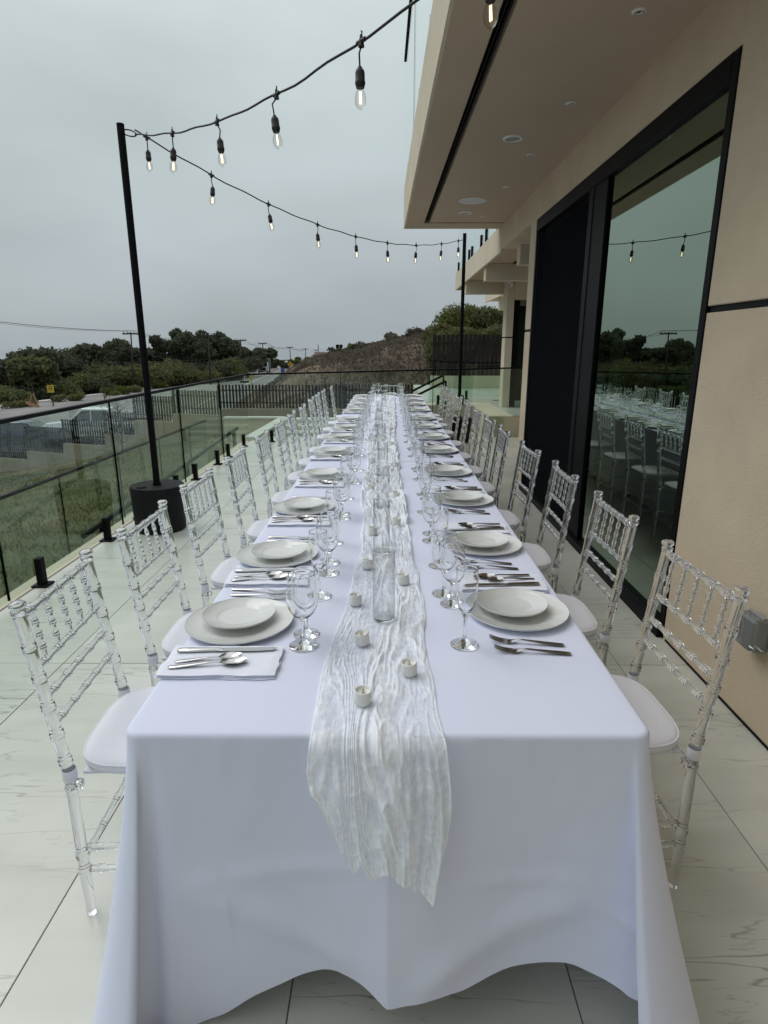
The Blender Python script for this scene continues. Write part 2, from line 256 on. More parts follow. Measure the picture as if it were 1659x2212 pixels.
# ------------------------------------------------------------------ mesh helpers
class MB:
    def __init__(s): s.v = []; s.f = []
    def add(s, v, f):
        o = len(s.v); s.v += [tuple(p) for p in v]; s.f += [tuple(i + o for i in q) for q in f]; return s
    def box(s, x0, x1, y0, y1, z0, z1, b=0.):
        if b <= 0:
            v = [(x, y, z) for z in (z0, z1) for y in (y0, y1) for x in (x0, x1)]
            return s.add(v, [(0, 2, 3, 1), (4, 5, 7, 6), (0, 1, 5, 4), (2, 6, 7, 3), (0, 4, 6, 2), (1, 3, 7, 5)])
        # chamfered box (24 verts)
        v = []; idx = {}
        X, Y, Z = (x0, x1), (y0, y1), (z0, z1)
        for i in (0, 1):
            for j in (0, 1):
                for k in (0, 1):
                    sx, sy, sz = (b if i == 0 else -b), (b if j == 0 else -b), (b if k == 0 else -b)
                    for a, p in enumerate(((X[i], Y[j] + sy, Z[k] + sz), (X[i] + sx, Y[j], Z[k] + sz), (X[i] + sx, Y[j] + sy, Z[k]))):
                        idx[i, j, k, a] = len(v); v.append(p)
        f = []
        for i in (0, 1):
            q = [idx[i, 0, 0, 0], idx[i, 1, 0, 0], idx[i, 1, 1, 0], idx[i, 0, 1, 0]]; f.append(q if i else q[::-1])
            q = [idx[0, i, 0, 1], idx[0, i, 1, 1], idx[1, i, 1, 1], idx[1, i, 0, 1]]; f.append(q if i else q[::-1])
            q = [idx[0, 0, i, 2], idx[1, 0, i, 2], idx[1, 1, i, 2], idx[0, 1, i, 2]]; f.append(q if i else q[::-1])
        for i in (0, 1):
            for j in (0, 1):
                f.append([idx[i, j, 0, 0], idx[i, j, 0, 1], idx[i, j, 1, 1], idx[i, j, 1, 0]])
                f.append([idx[i, 0, j, 0], idx[i, 0, j, 2], idx[i, 1, j, 2], idx[i, 1, j, 0]])
                f.append([idx[0, i, j, 1], idx[0, i, j, 2], idx[1, i, j, 2], idx[1, i, j, 1]])
        for i in (0, 1):
            for j in (0, 1):
                for k in (0, 1): f.append([idx[i, j, k, 0], idx[i, j, k, 1], idx[i, j, k, 2]])
        return s.add(v, f)
    def tube(s, path, rad, n=8, caps=True):
        P = [Vector(p) for p in path]; m = len(P)
        if not hasattr(rad, '__len__'): rad = [rad] * m
        t0 = (P[1] - P[0]).normalized(); up = Vector((0, 0, 1)) if abs(t0.z) < .9 else Vector((1, 0, 0))
        u = t0.cross(up).normalized(); v = []; f = []
        for i in range(m):
            t = (P[min(i + 1, m - 1)] - P[max(i - 1, 0)])
            t = t.normalized() if t.length > 1e-9 else t0
            u = (u - t * u.dot(t)).normalized(); w_ = t.cross(u)
            for k in range(n):
                a = 2 * math.pi * k / n; v.append(P[i] + (u * math.cos(a) + w_ * math.sin(a)) * rad[i])
        for i in range(m - 1):
            for k in range(n):
                k2 = (k + 1) % n; f.append((i * n + k, i * n + k2, (i + 1) * n + k2, (i + 1) * n + k))
        if caps: f.append(tuple(range(n))[::-1]); f.append(tuple((m - 1) * n + k for k in range(n)))
        return s.add(v, f)
    def lathe(s, prof, n=24, c=(0, 0, 0)):
        """profile [(r,z)...]; r==0 ends are closed to a point"""
        v = []; f = []; rows = []
        for r, z in prof:
            if r < 1e-6: rows.append([len(v)]); v.append((c[0], c[1], c[2] + z))
            else:
                rows.append(list(range(len(v), len(v) + n)))
                v += [(c[0] + r * math.cos(2 * math.pi * k / n), c[1] + r * math.sin(2 * math.pi * k / n), c[2] + z) for k in range(n)]
        for a, b in zip(rows, rows[1:]):
            for k in range(n):
                k2 = (k + 1) % n
                if len(a) == 1 and len(b) == 1: continue
                if len(a) == 1: f.append((a[0], b[k2], b[k]))
                elif len(b) == 1: f.append((a[k], a[k2], b[0]))
                else: f.append((a[k], a[k2], b[k2], b[k]))
        return s.add(v, f)
    def prism(s, poly, z0, z1):
        n = len(poly); v = [(x, y, z0) for x, y in poly] + [(x, y, z1) for x, y in poly]
        return s.add(v, [tuple(range(n))[::-1], tuple(range(n, 2 * n))] + [(i, (i + 1) % n, n + (i + 1) % n, n + i) for i in range(n)])
    def xf(s, mtx):
        s.v = [tuple(mtx @ Vector(p)) for p in s.v]; return s
    def mesh(s, name, m, smooth=False, auto=None):
        d = bpy.data.meshes.new(name); d.from_pydata(s.v, [], s.f); d.materials.append(M[m] if isinstance(m, str) else m)
        if smooth: d.shade_smooth()
        if auto is not None: d.shade_smooth(); d.set_sharp_from_angle(angle=R(auto))
        d.update(); return d
def link(name, data, parent=None, loc=(0, 0, 0), rot=(0, 0, 0), scale=None):
    o = bpy.data.objects.new(name, data); col.objects.link(o); o.location = loc; o.rotation_euler = rot
    if scale: o.scale = scale
    if parent is not None: o.parent = parent
    return o
def tag(o, label, cat, group=None):
    o['label'] = label; o['category'] = cat
    if group: o['group'] = group
    return o
def thing(name, label, cat, loc=(0, 0, 0), rz=0., group=None):
    return tag(link(name, None, None, loc, (0, 0, rz)), label, cat, group)
def part(name, mb, m, parent, smooth=False, auto=None, loc=(0, 0, 0), rot=(0, 0, 0)):
    return link(name, mb.mesh(name, m, smooth, auto), parent, loc, rot)
def structure(o): o['kind'] = 'structure'; return o
def stuff(o, label=None, cat=None):
    o['kind'] = 'stuff'
    if label: o['label'] = label; o['category'] = cat
    return o
def copy_tree(o, parent=None):
    c = o.copy(); col.objects.link(c); c.parent = parent
    for ch in list(o.children): copy_tree(ch, c)
    return c
ORD = ['first', 'second', 'third', 'fourth', 'fifth', 'sixth', 'seventh', 'eighth', 'ninth', 'tenth', 'eleventh', 'twelfth']
def vnoise(x, y, seed=0):
    """smooth 2-D value noise, arrays in, about -1..1"""
    g = np.random.default_rng(seed).uniform(-1, 1, (257, 257))
    xi = np.floor(x).astype(int); yi = np.floor(y).astype(int); fx = x - xi; fy = y - yi
    fx = fx * fx * (3 - 2 * fx); fy = fy * fy * (3 - 2 * fy); a = xi % 256; b = yi % 256
    return (g[a, b] * (1 - fx) + g[a + 1, b] * fx) * (1 - fy) + (g[a, b + 1] * (1 - fx) + g[a + 1, b + 1] * fx) * fy
def grid_mesh(name, V, m, smooth=True):
    """V: (rows, cols, 3)"""
    r, c = V.shape[:2]; i = np.arange(r * c).reshape(r, c)
    F = np.stack([i[:-1, :-1], i[:-1, 1:], i[1:, 1:], i[1:, :-1]], -1).reshape(-1, 4)
    d = bpy.data.meshes.new(name); d.from_pydata(V.reshape(-1, 3).tolist(), [], F.tolist()); d.materials.append(M[m])
    if smooth: d.shade_smooth()
    return d
def sstep(a, b, x): t = np.clip((x - a) / (b - a), 0, 1); return t * t * (3 - 2 * t)

# ================================================================== SETTING: terrace
TX0, TDX, TY0, TDY = -2.277, .682, 2.65 - 2.728 * 2, 2.728
fl = MB(); fl.box(-2.30, 1.80, -2.81, 10.5, -.30, -.005).box(1.80, 3.9, 6.8, 10.5, -.30, -.0055)
floor = structure(link('terrace_floor', fl.mesh('terrace_floor', 'grout')))
tile_cache = {}
for i in range(9):
    for j in range(5):
        x0 = TX0 + i * TDX; x1 = x0 + TDX; y0 = TY0 + j * TDY; y1 = min(y0 + TDY, 10.49)
        if i >= 6 and y0 < 6.0: y0 = max(y0, 6.81)
        if i >= 6 and y1 < 6.85: continue
        if i == 5 and y1 < 6.85: x1 = min(x1, 1.80)
        k = (round(x1 - x0, 3), round(y1 - y0, 3))
        if k not in tile_cache:
            tile_cache[k] = MB().box(-k[0] / 2 + .0017, k[0] / 2 - .0017, -k[1] / 2 + .0017, k[1] / 2 - .0017, -.010, 0, .0012).mesh('tile', 'tile')
        link('tile', tile_cache[k], floor, ((x0 + x1) / 2, (y0 + y1) / 2, rng.uniform(-.0006, .0006)))
edge = MB(); edge.box(-2.42, -2.302, -2.81, 9.98, -1.3, -.012, .006)
part('edge_wall', edge, 'stucco_pale', floor)
# raised terrace beyond
rt = MB(); rt.prism([(1.75, 10.502), (6.5, 10.502), (6.5, 19.4), (.80, 19.4), (.80, 12.55), (1.75, 12.55)], -1.3, .345)
raised = structure(link('raised_terrace', rt.mesh('raised_terrace', 'stucco_pale')))
for i in range(9):
    for j in range(7):
        x0 = .80 + i * .682; y0 = 10.50 + j * 1.364; x1 = min(x0 + .682, 6.5); y1 = min(y0 + 1.364, 19.4)
        if x0 < 1.7 and y0 < 12.4: continue
        part('tile', MB().box(x0 + .002, x1 - .002, y0 + .002, y1 - .002, .338, .356, .0015), 'tile', raised)
for x, y in ((2.45, 13.6), (3.0, 12.6)):
    dr = MB().box(x - .13, x + .13, y - .05, y + .05, .357, .362); tag(link('floor_drain', dr.mesh('floor_drain', 'black_matt')), f'black slot drain in the raised terrace floor, {"farther from" if y > 13 else "beside"} the pillar', 'drain')
# garden steps and cheek wall left beyond the terrace
st = thing('garden_steps', 'pale stone steps behind the far end of the glass railing', 'steps', (-1.45, 10.5, 0))
for k in range(3):
    part('step', MB().box(-.55, .55, .02 + k * .34, .36 + k * .34, -1.2, .06 + k * .075, .006), 'tile', st)
lw = thing('low_wall', 'low beige cheek wall with pale coping beside the garden steps', 'wall', (-2.2, 10, 0))
def slab(pts, wdt, z0, z1, b=None):
    """thick strip along a polyline; z0,z1 lists per point"""
    mb = MB()
    for (a, b_, za0, za1, zb0, zb1) in [(pts[i], pts[i + 1], z0[i], z1[i], z0[i + 1], z1[i + 1]) for i in range(len(pts) - 1)]:
        d = (Vector(b_) - Vector(a)).normalized(); n = Vector((-d.y, d.x)) * wdt / 2
        v = []
        for p, lo, hi in ((Vector(a), za0, za1), (Vector(b_), zb0, zb1)):
            v += [(p.x - n.x, p.y - n.y, lo), (p.x + n.x, p.y + n.y, lo), (p.x + n.x, p.y + n.y, hi), (p.x - n.x, p.y - n.y, hi)]
        mb.add(v, [(0, 1, 2, 3), (4, 7, 6, 5), (0, 4, 5, 1), (1, 5, 6, 2), (2, 6, 7, 3), (3, 7, 4, 0)])
    return mb
part('wall', slab([(-.10, 0.0), (.12, 2.2), (-1.1, 2.22)], .14, [-1.5] * 3, [.02, .11, .11]), 'stucco_pale', lw)
part('coping', slab([(-.10, .0), (.12, 2.2), (-1.1, 2.22)], .20, [.021, .111, .111], [.055, .145, .145]), 'tile', lw)

# ------------------------------------------------------------------ terrain
def xedge(Y): return np.interp(Y, [20, 28, 60, 90, 140, 230, 400, 2000], [-7, -9, -14, -17, -22, -31, -45, -60])
def zroad(X): return -2.45 + .06 * np.maximum(X, -95)
FEN_X = np.array([3.2, -6.68, -8.74, -10.65, -12.18, -14.46, -16.59, -19.8, -24]); FEN_Y = np.array([24, 24.06, 24.76, 25.41, 25.93, 26.71, 27.43, 28.52, 29.95])
def terrain(X, Y):
    lawn_z = -1.0 - .20 * np.maximum(0, -X - 4) - .02 * np.maximum(0, Y - 6)
    xe = xedge(Y); s = X - xe
    rise = np.interp(s, [0, 1.5, 3.7, 6.2, 10.4, 13.6, 17.6, 21, 28, 45, 90], [0, .6, 2.2, 3.35, 4.30, 5.05, 6.0, 6.9, 8.5, 12.5, 20])
    ry = .28 + .72 * sstep(25.5, 39, Y); ry = ry * (1 - .45 * sstep(75, 150, Y))
    hill = zroad(np.minimum(X, xe)) + rise * ry + .25 * vnoise(X * .35, Y * .35, 5) * sstep(1, 5, s) + .10 * vnoise(X * 1.1, Y * 1.1, 6) * sstep(1, 5, s)
    fy = np.interp(-X, -FEN_X, FEN_Y)
    k = sstep(fy - .2, fy + 1.2, Y)
    return lawn_z * (1 - k) + hill * k
def tz(x, y): return float(terrain(np.array([x], float), np.array([y], float))[0])
xs = np.concatenate([np.linspace(-2500, -120, 14), np.linspace(-110, -32, 30), np.linspace(-30, 30, 121), np.linspace(34, 300, 20)])
ys = np.concatenate([np.linspace(-40, 18, 20), np.linspace(19, 110, 150), np.linspace(115, 420, 45)])
XX, YY = np.meshgrid(xs, ys); ZZ = terrain(XX, YY)
inside = (XX > -2.36) & (XX < 8) & (YY < 19.6); ZZ = np.where(inside, np.minimum(ZZ, -1.4), ZZ)
gz = grid_mesh('ground', np.stack([XX, YY, ZZ], -1), 'earth'); structure(link('ground', gz))
def sheet(name, x0, x1, y0, y1, nx, ny, m, dz, keep=None):
    X, Y = np.meshgrid(np.linspace(x0, x1, nx), np.linspace(y0, y1, ny)); Z = terrain(X, Y) + dz
    return grid_mesh(name, np.stack([X, Y, Z], -1), m)
# lawn between terrace and fence
u, v = np.meshgrid(np.linspace(0, 1, 90), np.linspace(0, 1, 70)); LX = -2.46 - u * 24
fyl = np.interp(-LX, -FEN_X, FEN_Y) - .25; LY = -6 + v * (fyl + 6)
structure(link('lawn', grid_mesh('lawn', np.stack([LX, LY, terrain(LX, LY) + .03 + .02 * vnoise(LX * 2, LY * 2, 3)], -1), 'lawn')))
nb = 46000
gx = -2.5 - 15 * rng.random(nb) ** 1.3; gy = 1.5 + 23 * rng.random(nb) ** 1.2
keep = gy < np.interp(-gx, -FEN_X, FEN_Y) - .4; gx, gy = gx[keep], gy[keep]; g0 = terrain(gx, gy) + .03
hh = rng.uniform(.03, .085, len(gx)); an = rng.uniform(0, 6.28, len(gx)); wd = rng.uniform(.006, .013, len(gx)); ln = rng.normal(0, .035, (2, len(gx)))
GV = np.stack([np.stack([gx - wd * np.cos(an), gy - wd * np.sin(an), g0], -1), np.stack([gx + wd * np.cos(an), gy + wd * np.sin(an), g0], -1), np.stack([gx + ln[0], gy + ln[1], g0 + hh], -1)], 1)
gd = bpy.data.meshes.new('grass'); gd.from_pydata(GV.reshape(-1, 3).tolist(), [], np.arange(len(gx) * 3).reshape(-1, 3).tolist()); gd.materials.append(M['grass'])
stuff(link('grass', gd), 'short patchy grass covering the garden below the terrace', 'grass')
# garden paving by the lower railing, stepping slabs
for k in range(6):
    y = 7.65 + k * .62; x = -3.35 - .06 * k
    o = MB().box(-.55, .55, -.2, .2, -.05, .055, .012).mesh('stepping_slab', 'paving')
    tag(link('stepping_slab', o, None, (x, y, tz(x, y) + .02), (0, 0, R(rng.uniform(-3, 3)))), f'pale concrete stepping slab in the lawn, {ORD[k]} of the row counting towards the garden steps', 'slab', 'stepping slabs in the lawn')
pth = MB().box(-3.55, -2.47, 5.35, 7.2, -1.5, -.985, .01).box(-3.6, -2.47, 11.4, 15.5, -1.5, -1.06, .01); structure(link('garden_path', pth.mesh('garden_path', 'paving')))
# road
ry = np.concatenate([np.linspace(28, 120, 60), np.linspace(124, 400, 40)])
near = xedge(ry) - .2 - 3.0 * (1 - sstep(28, 34, ry)); far = np.interp(ry, [28, 50, 68, 90, 112, 150, 230, 400], [-66, -52, -44, -36, -33, -34, -42, -58])
u = np.linspace(0, 1, 30)[None, :]; RX = near[:, None] * (1 - u) + far[:, None] * u; RYY = np.repeat(ry[:, None], 30, 1)
structure(link('road', grid_mesh('road', np.stack([RX, RYY, zroad(RX) + .035 + .0 * RX], -1), 'asphalt')))
def stripe(name, xf_, y0, y1, wdt, parent):
    yy = np.linspace(y0, y1, max(2, int((y1 - y0) / 3))); xx = np.array([xf_(q) for q in yy])
    V = np.stack([np.stack([xx - wdt / 2, yy, zroad(xx - wdt / 2) + .045], -1), np.stack([xx + wdt / 2, yy, zroad(xx + wdt / 2) + .045], -1)], 1)
    return link(name, grid_mesh(name, V, 'paint_line', False), parent)
road = bpy.data.objects['road']
stripe('edge_line', lambda y: float(xedge(y)) - 3.6, 36, 200, .16, road)
stripe('edge_line', lambda y: float(np.interp(y, ry, far)) + 2.2, 34, 200, .16, road)
for k in range(16):
    stripe('lane_dash', lambda y: .5 * (float(xedge(y)) - 3.6 + float(np.interp(y, ry, far)) + 2.2), 36 + k * 9, 39.5 + k * 9, .15, road)
# far kerb strip
kv = np.stack([np.stack([far, ry, zroad(far) + .0], -1), np.stack([far, ry, zroad(far) + .14], -1), np.stack([far - .3, ry, zroad(far) + .15], -1), np.stack([far - 1.6, ry, zroad(far) + .12], -1)], 1)
structure(link('kerb', grid_mesh('kerb', kv, 'paving', False)))
sea = MB(); sea.add([(-9000, 380, -14), (6000, 380, -14), (6000, 9500, -14), (-9000, 9500, -14)], [(0, 1, 2, 3)])
sea.add([(-9000, -400, -14), (-260, -400, -14), (-260, 380, -14), (-9000, 380, -14)], [(0, 1, 2, 3)])
structure(link('sea', sea.mesh('sea', 'sea')))

# ================================================================== glass railings
def railing(label, pts, ztop, zbase, seams, spig, glass='glass_rail', rail=(.036, .024), name='glass_railing', gap=.045):
    """straight railing from pts[0] to pts[1]; ztop, zbase = (start, end); seams / spigots = distances along it"""
    a, b = Vector((*pts[0], 0)), Vector((*pts[1], 0)); L = (b - a).length; ang = math.atan2(b.y - a.y, b.x - a.x)
    t = thing(name, label, 'railing', (a.x, a.y, zbase[0]), ang)
    zt = lambda s: ztop[0] + (ztop[1] - ztop[0]) * s / L - zbase[0]; zb = lambda s: zbase[0] + (zbase[1] - zbase[0]) * s / L - zbase[0]
    def strip(s0, s1, y0, y1, za, zb_):   # za/zb: functions of s
        v = [(s, y, z(s)) for s in (s0, s1) for z in (za, zb_) for y in (y0, y1)]
        return MB().add(v, [(0, 1, 3, 2), (4, 6, 7, 5), (0, 4, 5, 1), (2, 3, 7, 6), (0, 2, 6, 4), (1, 5, 7, 3)])
    part('top_rail', strip(0, L, -rail[0] / 2, rail[0] / 2, lambda s: zt(s) - rail[1], zt), 'black_metal', t)
    ss = [0] + list(seams) + [L]
    for s0, s1 in zip(ss, ss[1:]):
        part('glass_panel', strip(s0 + .004, s1 - .004, -.006, .006, lambda s: zb(s) + gap, lambda s: zt(s) - rail[1]), glass, t)
    for s0 in seams: part('panel_seam', strip(s0 - .004, s0 + .004, -.0065, .0065, lambda s: zb(s) + gap, lambda s: zt(s) - rail[1]), 'black_metal', t)
    sm = MB().box(-.027, .027, -.022, .022, .012, .19, .004).mesh('spigot', 'black_metal'); bm_ = MB().box(-.052, .052, -.052, .052, 0.001, .014, .004).mesh('base_plate', 'black_metal')
    for s0 in spig:
        q = link('spigot', sm, t, (s0, 0, zb(s0))); link('base_plate', bm_, q)
    return t
railing('frameless glass railing with black top rail beside the tall lamp pole', [(-2.25, -1.45), (-2.25, 9.75)], (1.095, 1.095), (0, 0), [1.45 + 1.60, 4.75, 6.35, 8.0, 9.62], [.35, 1.3, 2.3, 3.6, 4.45, 5.1, 6.05, 6.7, 7.7, 8.35, 9.3, 9.85, 10.8])
railing('glass railing with black top rail crossing behind the head chair', [(-2.25, 9.78), (2.32, 10.56)], (1.095, 1.175), (0, 0), [1.5, 3.05], [.35, 1.15, 1.9, 2.65], name='glass_railing')
railing('low glass railing with thin black rail in the garden below', [(-3.75, 3.6), (-3.75, 12.4)], (.12, .06), (-1.0, -1.15), [1.55, 3.1, 4.65, 6.2, 7.75], [.3, 1.2, 1.9, 2.8, 3.4, 4.3, 5.0, 5.9, 6.5, 7.4, 8.1], rail=(.04, .03))
railing('glass railing on the raised terrace in front of the tall slat fence', [(1.49, 13.95), (6.0, 14.1)], (1.175, 1.21), (.356, .356), [1.5, 3.0], [.3, 1.2, 1.8, 2.7, 3.3, 4.2])
railing('short glass railing on the raised terrace edge beside the stair handrails', [(.84, 12.62), (1.75, 12.62)], (1.25, 1.20), (.356, .356), [], [.2, .7])
# stair handrails
for (xa, za, xb, zb_, yy, lab) in ((1.15, .94, .35, .54, 12.75, 'upper black stair handrail sloping down left of the raised terrace'), (1.17, .84, .45, .49, 12.42, 'lower black stair handrail sloping down in front of the raised terrace')):
    t = thing('stair_handrail', lab, 'handrail', (xa, yy, 0))
    part('bar', MB().tube([(0, 0, za), (xb - xa, 0, zb_)], .024, 8), 'black_metal', t)
    part('post', MB().tube([(.0, 0, -.9), (0, 0, za)], .018, 8), 'black_metal', t); part('post', MB().tube([(xb - xa + .05, 0, -1.2), (xb - xa + .05, 0, zb_ + .02)], .018, 8), 'black_metal', t)
t = thing('garden_handrail', 'thick dark handrail with square posts leading down to the garden', 'handrail', (-2.75, 9.2, -1.1))
part('bar', MB().tube([(-.55, -3.0, .62), (-.1, 2.2, 1.12)], .03, 8), 'black_metal', t)
for yy, xx, zz in ((-2.6, -.52, .66), (-.2, -.31, .88), (2.0, -.12, 1.08)): part('post', MB().box(xx - .03, xx + .03, yy - .03, yy + .03, -.15, zz, .004), 'black_metal', t)

# ================================================================== lamp poles and string lights
def lamp_pole(loc, h, label):
    t = thing('lamp_pole', label, 'pole', loc)
    part('pole', MB().tube([(0, 0, .05), (0, 0, h)], .027, 14), 'black_metal', t, auto=40)
    d = part('base_drum', MB().lathe([(0, 0), (.198, 0), (.205, .007), (.211, .18), (.218, .376), (.215, .385), (.200, .386), (.0, .382)], 40), 'black_matt', t, auto=50)
    part('filler_cap', MB().lathe([(.0, .395), (.036, .395), (.040, .390), (.040, .378)], 20, (-.09, -.11, 0)), 'black_matt', d)
    part('valve', MB().tube([(.195, .05, .345), (.232, .06, .365)], .012, 8), 'black_metal', d)
    part('collar', MB().tube([(0, 0, .38), (0, 0, .405)], .034, 14), 'black_metal', t)
    return t
PA = Vector((-1.94, 4.93, 0)); PB = Vector((1.16, 9.9, 0))
lamp_pole(PA, 3.06, 'black lamp pole in a round drum base beside the left glass railing')
lamp_pole(PB, 3.16, 'black lamp pole standing behind the window-side chairs at the far end')
# carabiner on the near pole
cb = thing('carabiner', 'black snap hook holding the string lights at the pole top', 'hook', (PA.x + .03, PA.y, 3.0))
loop = [(.03 + .05 * math.cos(a) * 1.0, .0, .0 + .02 * math.sin(a) - .02 * math.cos(a) * .5) for a in np.linspace(0, 2 * math.pi, 17)]
part('ring', MB().tube(loop, .0045, 6, False), 'black_metal', cb); part('eye_bolt', MB().tube([(-.03, 0, .03), (-.015, 0, .012)], .005, 6), 'black_metal', cb)
def bulb_parts():
    sock = MB().lathe([(0, .0), (.008, .0), (.010, -.006), (.0165, -.012), (.019, -.022), (.019, -.048), (.0205, -.050), (.0205, -.060), (.018, -.066), (.016, -.074), (0, -.074)], 14).mesh('lamp_socket', 'rubber', auto=40)
    bulb = MB().lathe([(.0135, -.072), (.0135, -.080), (.018, -.090), (.0225, -.104), (.0235, -.116), (.0215, -.130), (.0150, -.142), (.007, -.148), (0, -.1495)], 16).mesh('bulb', 'bulb_glass', True)
    fil = MB().tube([(.003, 0, -.086), (.0035, 0, -.128)], .0016, 6).tube([(-.003, 0, -.086), (-.0035, 0, -.128)], .0016, 6).mesh('filament', 'filament')
    clip = MB().tube([(0, 0, .022), (0, 0, -.020)], [.005, .013], 8).tube([(-.026, 0, 0), (.026, 0, 0)], .0085, 8).tube([(0, 0, .015), (.006, 0, .030), (0, 0, .034)], .003, 6).mesh('clip', 'rubber')
    return sock, bulb, fil, clip
BS = bulb_parts()
def string_light(label, A, B, sag, ts, zA, zB):
    A = Vector(A); B = Vector(B); L = (B.xy - A.xy).length; ang = math.atan2(B.y - A.y, B.x - A.x)
    t = thing('string_light', label, 'string lights', (A.x, A.y, 0), ang)
    zf = lambda s: zA + (zB - zA) * s / L - sag * 4 * (s / L) * (1 - s / L)
    path = [(s, .004 * math.sin(s * 9), zf(s) + .004 * math.sin(s * 13)) for s in np.linspace(0, L, 60)]
    part('cable', MB().tube(path, .0052, 6), 'rubber', t, True)
    for s in ts:
        z = zf(s); drop = .085; sw = rng.normal(0, .010); tl = rng.normal(0, .10)
        part('drop_wire', MB().tube([(s, 0, z - .015), (s + sw * .5, sw, z - drop * .5), (s + sw, sw * .3, z - drop)], .0038, 6), 'rubber', t, True)
        link('clip', BS[3], t, (s, 0, z))
        q = link('lamp_socket', BS[0], t, (s + sw, sw * .3, z - drop), (tl, rng.normal(0, .08), 0)); link('bulb', BS[1], q); link('filament', BS[2], q, rot=(0, 0, rng.uniform(0, 3)))
u1 = Vector((math.cos(R(-51.5)), math.sin(R(-51.5)), 0)); A1 = Vector((-1.85, 4.96, 0))
string_light('near black light string rising from the drum pole towards the roof overhang', A1, A1 + u1 * 5.6, .40, [.73 + .69 * k for k in range(7)], 3.0, 3.12)
string_light('far black light string sagging between the two lamp poles', A1, PB, .345, [.10, .72, 1.41, 2.15, 2.85, 3.54, 4.27, 5.01, 5.57], 3.03, 3.08)
# ================================================================== BUILDING
W = 1.47
b = thing('building', 'tan stucco house with black window wall and deep overhanging balcony', 'building', (W, 3, 0))
def bp(name, x0, x1, y0, y1, z0, z1, m, parent=b, bev=.004, **k):
    return part(name, MB().box(x0 - W, x1 - W, y0 - 3, y1 - 3, z0, z1, bev), m, parent, **k)
bp('wall_panel', W, W + .3, -3, 2.93, -.3, 1.652, 'stucco'); bp('wall_panel', W, W + .3, -3, 2.93, 1.682, 3.05, 'stucco')
bp('joint_strip', W + .012, W + .28, -3, 2.926, 1.650, 1.684, 'slot_black', bev=0)
bp('wall_panel', W, W + .3, 6.48, 6.76, -.3, 1.655, 'stucco'); bp('wall_panel', W, W + .3, 6.48, 6.76, 1.680, 3.05, 'stucco')
bp('joint_strip', W + .008, W + .28, 6.484, 6.756, 1.653, 1.682, 'slot_black', bev=0)
bp('header', W + .001, W + .3, 2.92, 6.482, 2.712, 3.05, 'stucco')
bp('header_beam', W + .001, W + .55, 6.765, 8.46, 2.73, 3.05, 'stucco')
bp('skirting_shadow_gap', W - .004, W + .02, -3, 2.9, -.01, .012, 'slot_black', bev=0)
bp('unseen_shade_panel', -1.6, W + .3, -3.20, -3.05, -.3, 2.298, 'car_glass')  # unseen dark panel added behind the camera to shade the front cloth drop
# dark room behind the glass
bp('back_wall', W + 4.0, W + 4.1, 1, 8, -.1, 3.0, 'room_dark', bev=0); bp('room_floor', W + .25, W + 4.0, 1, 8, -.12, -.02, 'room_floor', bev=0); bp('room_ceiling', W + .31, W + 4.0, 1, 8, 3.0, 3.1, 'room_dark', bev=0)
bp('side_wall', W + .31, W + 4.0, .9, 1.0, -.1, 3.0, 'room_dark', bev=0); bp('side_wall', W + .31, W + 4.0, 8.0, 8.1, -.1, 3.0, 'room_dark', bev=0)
# window wall
wn = link('window', None, b)
bp('frame', W - .006, W + .12, 2.93, 2.985, .0, 2.71, 'black_metal', wn); bp('frame', W - .006, W + .12, 6.425, 6.48, .0, 2.71, 'black_metal', wn)
bp('frame', W - .008, W + .12, 2.985, 6.425, 2.60, 2.71, 'black_metal', wn); bp('sill', W - .03, W + .12, 2.94, 6.47, -.02, .055, 'black_metal', wn)
bp('mullion', W + .0, W + .13, 4.47, 4.79, .055, 2.60, 'black_metal', wn); bp('stile', W - .006, W + .03, 4.74, 4.83, .055, 2.60, 'black_metal', wn)
bp('pane', W + .022, W + .034, 2.985, 4.47, .055, 2.60, 'window_glass', wn, 0); bp('pane', W + .040, W + .052, 4.80, 6.425, .055, 2.60, 'window_glass', wn, 0)
bp('insect_screen', W + .012, W + .016, 4.86, 6.39, .075, 2.57, 'screen_mesh', wn, 0)
bp('screen_frame', W + .004, W + .026, 4.832, 4.87, .06, 2.60, 'black_metal', wn); bp('screen_frame', W + .006, W + .026, 6.39, 6.425, .06, 2.60, 'black_metal', wn)
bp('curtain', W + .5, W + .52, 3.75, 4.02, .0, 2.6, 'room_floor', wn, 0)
# overhang: soffit slab, fascia and slot
S = 3.02
bs = link('balcony', None, b)
Xo = lambda y: .279 - (y - 3.25) * .0129
def quadbox(name, xa, xb, y0, y1, z0, z1, m, parent):      # xa, xb functions of y
    v = [((xa if i == 0 else xb)(y) - W, y - 3, z) for z in (z0, z1) for y in (y0, y1) for i in (0, 1)]
    return part(name, MB().add(v, [(0, 2, 3, 1), (4, 5, 7, 6), (0, 1, 5, 4), (2, 6, 7, 3), (0, 4, 6, 2), (1, 3, 7, 5)]), m, parent)
sx0 = lambda y: Xo(y) + .242; sx1 = lambda y: Xo(y) + .310
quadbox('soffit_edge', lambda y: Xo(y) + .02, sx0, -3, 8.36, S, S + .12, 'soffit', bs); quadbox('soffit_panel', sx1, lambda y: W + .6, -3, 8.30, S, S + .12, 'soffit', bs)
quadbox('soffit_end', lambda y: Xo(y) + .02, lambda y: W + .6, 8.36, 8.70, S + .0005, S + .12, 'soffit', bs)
quadbox('slot_channel', lambda y: sx0(y) - .001, lambda y: sx1(y) + .001, -3, 8.36, S + .045, S + .11, 'slot_black', bs)
